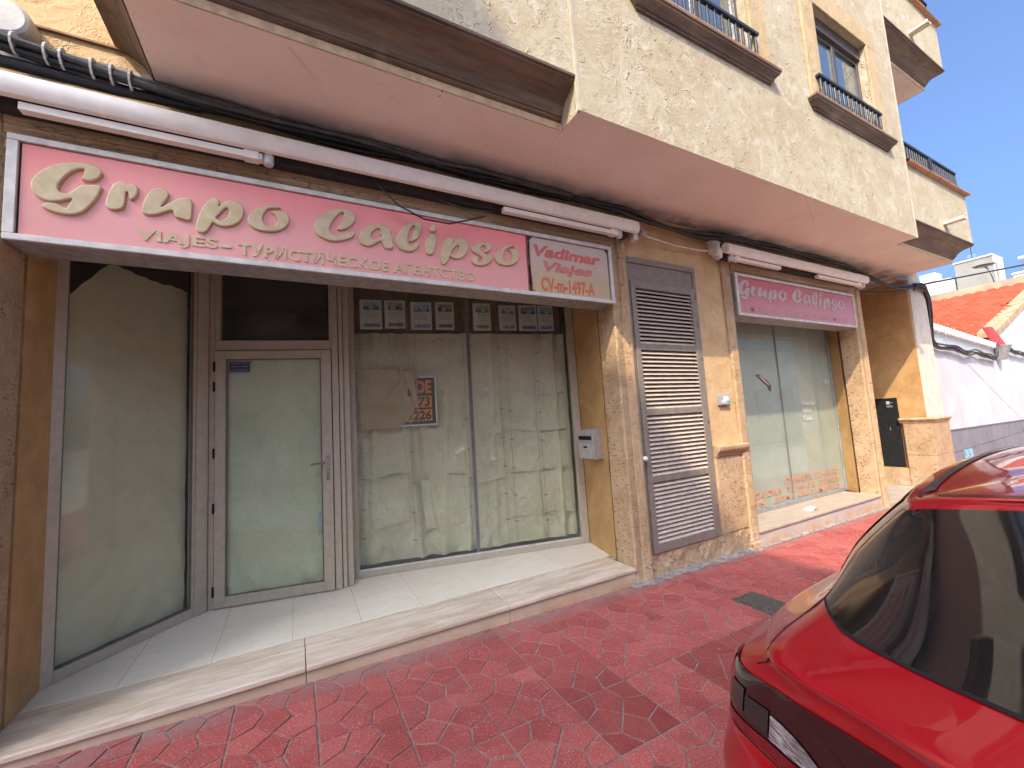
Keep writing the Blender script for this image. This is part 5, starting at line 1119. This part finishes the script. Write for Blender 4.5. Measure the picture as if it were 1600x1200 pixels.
# ------------------------------------------------------------------ red car, rear three-quarter
YCAR = -2.95
def cr(p0, p1, p2, p3, t): return 0.5 * ((2*p1) + (p2-p0)*t + (2*p0-5*p1+4*p2-p3)*t*t + (3*p1-p0-3*p2+p3)*t*t*t)
CTRL = [  # rows from sill to roof; columns from the rear centre round the left side to the front centre; (x, half width, z)
 [(1.05,0,.16),(1.06,.25,.16),(1.10,.45,.16),(1.16,.62,.16),(1.32,.80,.16),(1.60,.87,.14),(2.1,.89,.12),(3.0,.89,.12),(3.9,.89,.12),(4.6,.85,.14),(5.0,.68,.14),(5.12,.35,.14),(5.15,0,.14)],
 [(.83,0,.50),(.85,.27,.50),(.92,.50,.50),(1.01,.72,.50),(1.21,.905,.50),(1.50,.945,.50),(2.1,.93,.48),(3.0,.925,.48),(3.9,.93,.48),(4.65,.90,.48),(5.12,.70,.48),(5.28,.35,.48),(5.32,0,.48)],
 [(.86,0,.715),(.88,.27,.71),(.945,.49,.70),(1.015,.67,.695),(1.15,.845,.69),(1.45,.935,.68),(2.1,.935,.67),(3.0,.925,.66),(3.9,.93,.66),(4.65,.89,.66),(5.10,.70,.66),(5.26,.35,.66),(5.30,0,.66)],
 [(.925,0,.775),(.945,.27,.77),(.99,.47,.762),(1.035,.63,.752),(1.13,.815,.742),(1.45,.905,.73),(2.1,.925,.72),(3.0,.92,.71),(3.9,.925,.71),(4.62,.88,.71),(5.06,.69,.70),(5.23,.35,.70),(5.27,0,.70)],
 [(.965,0,.925),(.985,.27,.922),(1.02,.45,.915),(1.055,.61,.905),(1.14,.785,.888),(1.45,.875,.87),(2.1,.905,.86),(3.0,.91,.85),(3.9,.91,.84),(4.58,.85,.80),(5.0,.68,.76),(5.17,.35,.75),(5.21,0,.75)],
 [(.968,0,.978),(.988,.27,.975),(1.026,.45,.969),(1.054,.575,.961),(1.135,.69,.950),(1.45,.835,.93),(2.05,.885,.92),(3.0,.895,.91),(3.9,.89,.90),(4.58,.82,.86),(4.97,.66,.80),(5.13,.35,.79),(5.17,0,.79)],
 [(.93,0,1.008),(.952,.27,1.006),(.995,.45,1.001),(1.03,.57,.996),(1.12,.665,.990),(1.46,.80,.962),(2.0,.86,.95),(3.0,.87,.94),(3.9,.86,.93),(4.55,.79,.885),(4.93,.64,.825),(5.08,.34,.82),(5.12,0,.82)],
 [(1.03,0,1.078),(1.058,.23,1.072),(1.115,.40,1.060),(1.195,.535,1.050),(1.335,.632,1.056),(1.62,.735,1.01),(2.1,.79,1.0),(3.0,.81,.985),(3.8,.80,.975),(4.05,.735,1.0),(4.2,.60,1.03),(4.3,.30,1.05),(4.33,0,1.06)],
 [(1.28,0,1.222),(1.295,.22,1.216),(1.335,.385,1.196),(1.405,.51,1.172),(1.535,.615,1.160),(1.75,.69,1.15),(2.15,.72,1.16),(3.0,.73,1.165),(3.5,.71,1.17),(3.75,.65,1.18),(3.85,.52,1.19),(3.95,.28,1.21),(3.98,0,1.22)],
 [(1.53,0,1.348),(1.535,.22,1.339),(1.545,.37,1.321),(1.57,.455,1.306),(1.61,.52,1.290),(1.85,.585,1.296),(2.2,.615,1.315),(2.8,.62,1.32),(3.2,.60,1.31),(3.4,.55,1.31),(3.45,.44,1.325),(3.5,.23,1.345),(3.52,0,1.355)],
 [(1.57,0,1.373),(1.575,.22,1.365),(1.61,.365,1.349),(1.65,.445,1.335),(1.70,.505,1.322),(1.95,.535,1.342),(2.3,.55,1.366),(2.7,.55,1.375),(3.1,.535,1.362),(3.28,.49,1.352),(3.32,.40,1.362),(3.36,.21,1.377),(3.37,0,1.382)],
 [(1.95,0,1.408),(1.96,.10,1.407),(1.975,.16,1.404),(1.99,.20,1.401),(2.01,.235,1.398),(2.10,.265,1.401),(2.32,.275,1.406),(2.6,.275,1.408),(2.85,.265,1.400),(2.95,.23,1.396),(2.98,.18,1.400),(3.0,.09,1.404),(3.01,0,1.406)],
 [(2.2,0,1.420),(2.2,0,1.420),(2.21,0,1.420),(2.22,0,1.420),(2.24,0,1.420),(2.28,0,1.420),(2.40,0,1.420),(2.55,0,1.419),(2.70,0,1.416),(2.76,0,1.415),(2.78,0,1.414),(2.79,0,1.413),(2.80,0,1.413)]]
NR, NC = len(CTRL), len(CTRL[0])
def cp(r, c):
    if r < 0: r = 0
    mir = 1
    if r >= NR: r = 2 * (NR - 1) - r; mir = -mir
    if c < 0: c = -c; mir = -mir
    if c >= NC: c = 2 * (NC - 1) - c; mir = -mir
    p = CTRL[r][c]; return Vector((p[0], p[1] * mir, p[2]))
def S(c, r):
    """car surface at column parameter c, row parameter r (left half, d = half width)"""
    ci = min(int(c), NC - 2); ri = min(int(r), NR - 2); tc, tr_ = c - ci, r - ri
    rows = [cr(*[cp(ri + a, ci + b) for b in (-1, 0, 1, 2)], tc) for a in (-1, 0, 1, 2)]
    if ri == 6: rows[0] = rows[1] * 2 - rows[2] if False else rows[0]
    return cr(*rows, tr_)
def patch(name, c0, c1, r0, r1, mat, parent, off_=0.0, nc=6, nr=6, sides=(1, -1), taper=None):
    nu = max(2, int((c1 - c0) * nc)); nv = max(2, int((r1 - r0) * nr)); m = M()
    for sd in sides:
        def fn(u, v):
            c = c0 + (c1 - c0) * u; r = r0 + ((taper(u) if taper else r1) - r0) * v
            p = S(c, r)
            if off_:
                e = .02
                du = S(min(c + e, NC - 1.001), r) - S(max(c - e, 0), r); dv = S(c, min(r + e, NR - 1.001)) - S(c, max(r - e, 0))
                n = du.cross(dv)
                if n.length > 1e-9:
                    n.normalize()
                    if n.x * (p.x - 2.8) * .3 + n.y * p.y + n.z * (p.z - .6) * 1.5 < 0: n = -n
                    p = p + n * off_
            return (p.x, YCAR + p.y * sd, p.z)
        m.grid(nu, nv, fn)
    me_o = m.build(name, mat, None, smooth=True, fix=False)
    bm = bmesh.new(); bm.from_mesh(me_o.data); bmesh.ops.remove_doubles(bm, verts=bm.verts, dist=.0006); bmesh.ops.recalc_face_normals(bm, faces=bm.faces); bm.to_mesh(me_o.data); bm.free()
    for p in me_o.data.polygons: p.use_smooth = True
    if parent: adopt(me_o, parent)
    return me_o
CAR = thing('parked_car', 'red hatchback parked at the kerb, seen from its left rear corner', 'car', (3.0, YCAR, zg(3) - .12))
NCm = NC - 1.0
body = patch('body', 0, NCm, 0, NR - 1.0, PAINT, CAR, 0, 8, 8)
rg = patch('rear_window', 0, 4.0, 7.06, 8.97, CARGLASS, CAR, .003, 12, 14)
patch('window_seal', 0, 4.04, 7.02, 7.06, RUBBER, rg, .004, 12, 40)
for sd in (1, -1):
    patch('window_seal', 4.0, 4.04, 7.02, 9.0, RUBBER, rg, .004, 40, 12, (sd,))
for sd in (1, -1):
    patch('side_window', 4.75, 6.4, 7.12, 8.9, CARGLASS, CAR, .004, 8, 10, (sd,))
    patch('side_window', 6.5, 8.6, 7.12, 8.9, CARGLASS, CAR, .004, 8, 10, (sd,))
patch('windscreen', 9.3, NCm, 7.08, 8.95, CARGLASS, CAR, .004, 10, 10)
for sd in (1, -1):
    patch('roof_rail', 4.0, 9.0, 10.0, 10.14, CARBLACK, CAR, .004, 12, 30, (sd,))
patch('roof_seam', 0, 4.3, 9.94, 9.985, plain('seam_dark', (.05, .0, .004), .5), CAR, .0025, 12, 60)
# tail lamps: smoked band wrapping the corner, dark red lens inside it, clear reflector at its end
SMK = plain('smoked_lens', (.014, .004, .005), .06, 0, .05, 5, spec=.6, coat=.8)
RLN = plain('dark_red_lens', (.14, .003, .006), .08, 0, .1, 5, spec=.6, coat=.8)
CLR = N('clear_reflector'); v_ = CLR.noise(70, 2, .5, 0, CLR.co((.5, .5, 6))); v2 = CLR.noise(16, 2); CLRM = CLR.fin(CLR.mix(CLR.ramp(v_, .42, .62), (.16, .15, .15), CLR.mix(CLR.ramp(v2, .4, .6), (.30, .29, .29), (.66, .65, .65))), .12, CLR.bump(v_, .7, .004), .4, None, 1.0)
GLN = plain('grey_lens', (.035, .029, .026), .16, 0, .15, 8, spec=.4, coat=.2)
GLN2 = plain('dark_grey_lens', (.022, .02, .02), .16, 0, .15, 8, spec=.4, coat=.2)
for sd, nm in ((1, 'left'), (-1, 'right')):
    tl = patch('tail_light', .8, 4.5, 3.0, 4.08, SMK, CAR, .005, 12, 14, (sd,))
    patch('red_lens', 1.2, 4.40, 3.04, 3.22, RLN, tl, .008, 14, 30, (sd,)); patch('red_lens', 4.06, 4.40, 3.30, 4.1, RLN, tl, .008, 14, 20, (sd,))
    patch('grey_lens', 3.56, 3.90, 3.34, 3.72, GLN, tl, .009, 24, 20, (sd,)); patch('grey_lens', 3.16, 3.53, 3.30, 3.64, GLN2, tl, .009, 24, 20, (sd,))
    patch('clear_lens', 2.20, 3.13, 3.27, 3.60, CLRM, tl, .009, 24, 24, (sd,), lambda u: 3.30 + .30 * math.sin(min(1, u * 1.05) * math.pi / 2) ** .8)
patch('light_bar', 0, .8, 3.3, 4.08, SMK, CAR, .005, 12, 14)
# panel gaps
GAP = plain('panel_gap', (.02, .0, .002), .6)
def seam(pts, name='panel_gap', r=.0022):
    for sd in (1, -1):
        m = M(); q = [S(*p) for p in pts]; m.tube([(p.x, YCAR + p.y * sd, p.z) for p in q], r, 5); m.build(name, GAP, CAR, smooth=True)
seam([(4.06, 7.2), (4.12, 7.0), (4.16, 6.6), (4.12, 6.3), (4.02, 6.05), (3.92, 5.8), (3.82, 5.3), (3.74, 4.8), (3.70, 4.5)])
seam([(c * .1, 2.9) for c in range(0, 48)])
# number plate recess, bumper insert, lamps at the front, wheels, mirrors, handles
patch('bumper_insert', 0, 3.6, .25, .9, CARBLACK, CAR, .004, 8, 8)
pl_ = M().box(.842, .856, YCAR - .26, YCAR + .26, .52, .63).build('number_plate', WHITE, CAR, bevel=.004)
for sd in (1, -1):
    patch('headlight', 9.5, 10.6, 3.2, 4.4, plain('headlamp_lens', (.45, .47, .5), .05, .3, spec=.8), CAR, .004, 10, 10, (sd,))
patch('grille', 10.9, NCm, 1.4, 3.4, CARBLACK, CAR, .004, 10, 10)
seam([(6.45, 7.1), (6.45, 6), (6.45, 5), (6.45, 3), (6.45, 1.2)]); seam([(8.55, 7.0), (8.6, 6), (8.6, 4), (8.55, 1.2)])
for sd in (1, -1):
    for c_ in (6.1, 7.9):
        p = S(c_, 5.0); m = M(); m.tube([(p.x - .09, YCAR + sd * (p.y + .012), p.z), (p.x, YCAR + sd * (p.y + .028), p.z + .004), (p.x + .09, YCAR + sd * (p.y + .012), p.z)], .012, 8); m.build('door_handle', PAINT, CAR, smooth=True)
    mr = M(); mr.lathe((3.72, YCAR + sd * .96, 1.02), [(.02, -.10), (.06, -.08), (.075, 0), (.06, .08), (.02, .10)], 'y', 14); mr.build('mirror', PAINT, CAR, smooth=True)
    for wx in (1.72, 4.30):
        yw = YCAR + sd * .80; zc_ = zg(wx) - .12 + .325
        M().lathe((wx, YCAR + sd * .86, zc_), [(0, -.105), (.375, -.105), (.375, .085), (.36, .088), (0, .088)], 'y', 36).build('wheel_arch', CARBLACK, CAR)
        wh = M().lathe((wx, YCAR + sd * .86, zc_), [(.21, -.11), (.30, -.11), (.325, -.09), (.325, .075), (.31, .097), (.215, .10)], 'y', 40).build('wheel', RUBBER, CAR)
        rm = M(); rm.lathe((wx, YCAR + sd * .86, zc_), [(.0, .06), (.04, .093), (.06, .093), (.065, .07), (.19, .07), (.20, .097), (.222, .10), (.222, -.1), (0, -.1)], 'y', 40)
        for q in range(5):
            a = q * 2 * math.pi / 5; rm.tube([(wx + .05 * math.cos(a), YCAR + sd * .86 + .085, zc_ + .05 * math.sin(a)), (wx + .2 * math.cos(a), YCAR + sd * .86 + .085, zc_ + .2 * math.sin(a))], .018, 6)
        if sd < 0:
            rm.v = [(x_, 2 * (YCAR + sd * .86) - y_, z) for x_, y_, z in rm.v]
        rm.build('rim', plain('alloy', (.4, .4, .41), .3, .8), wh)
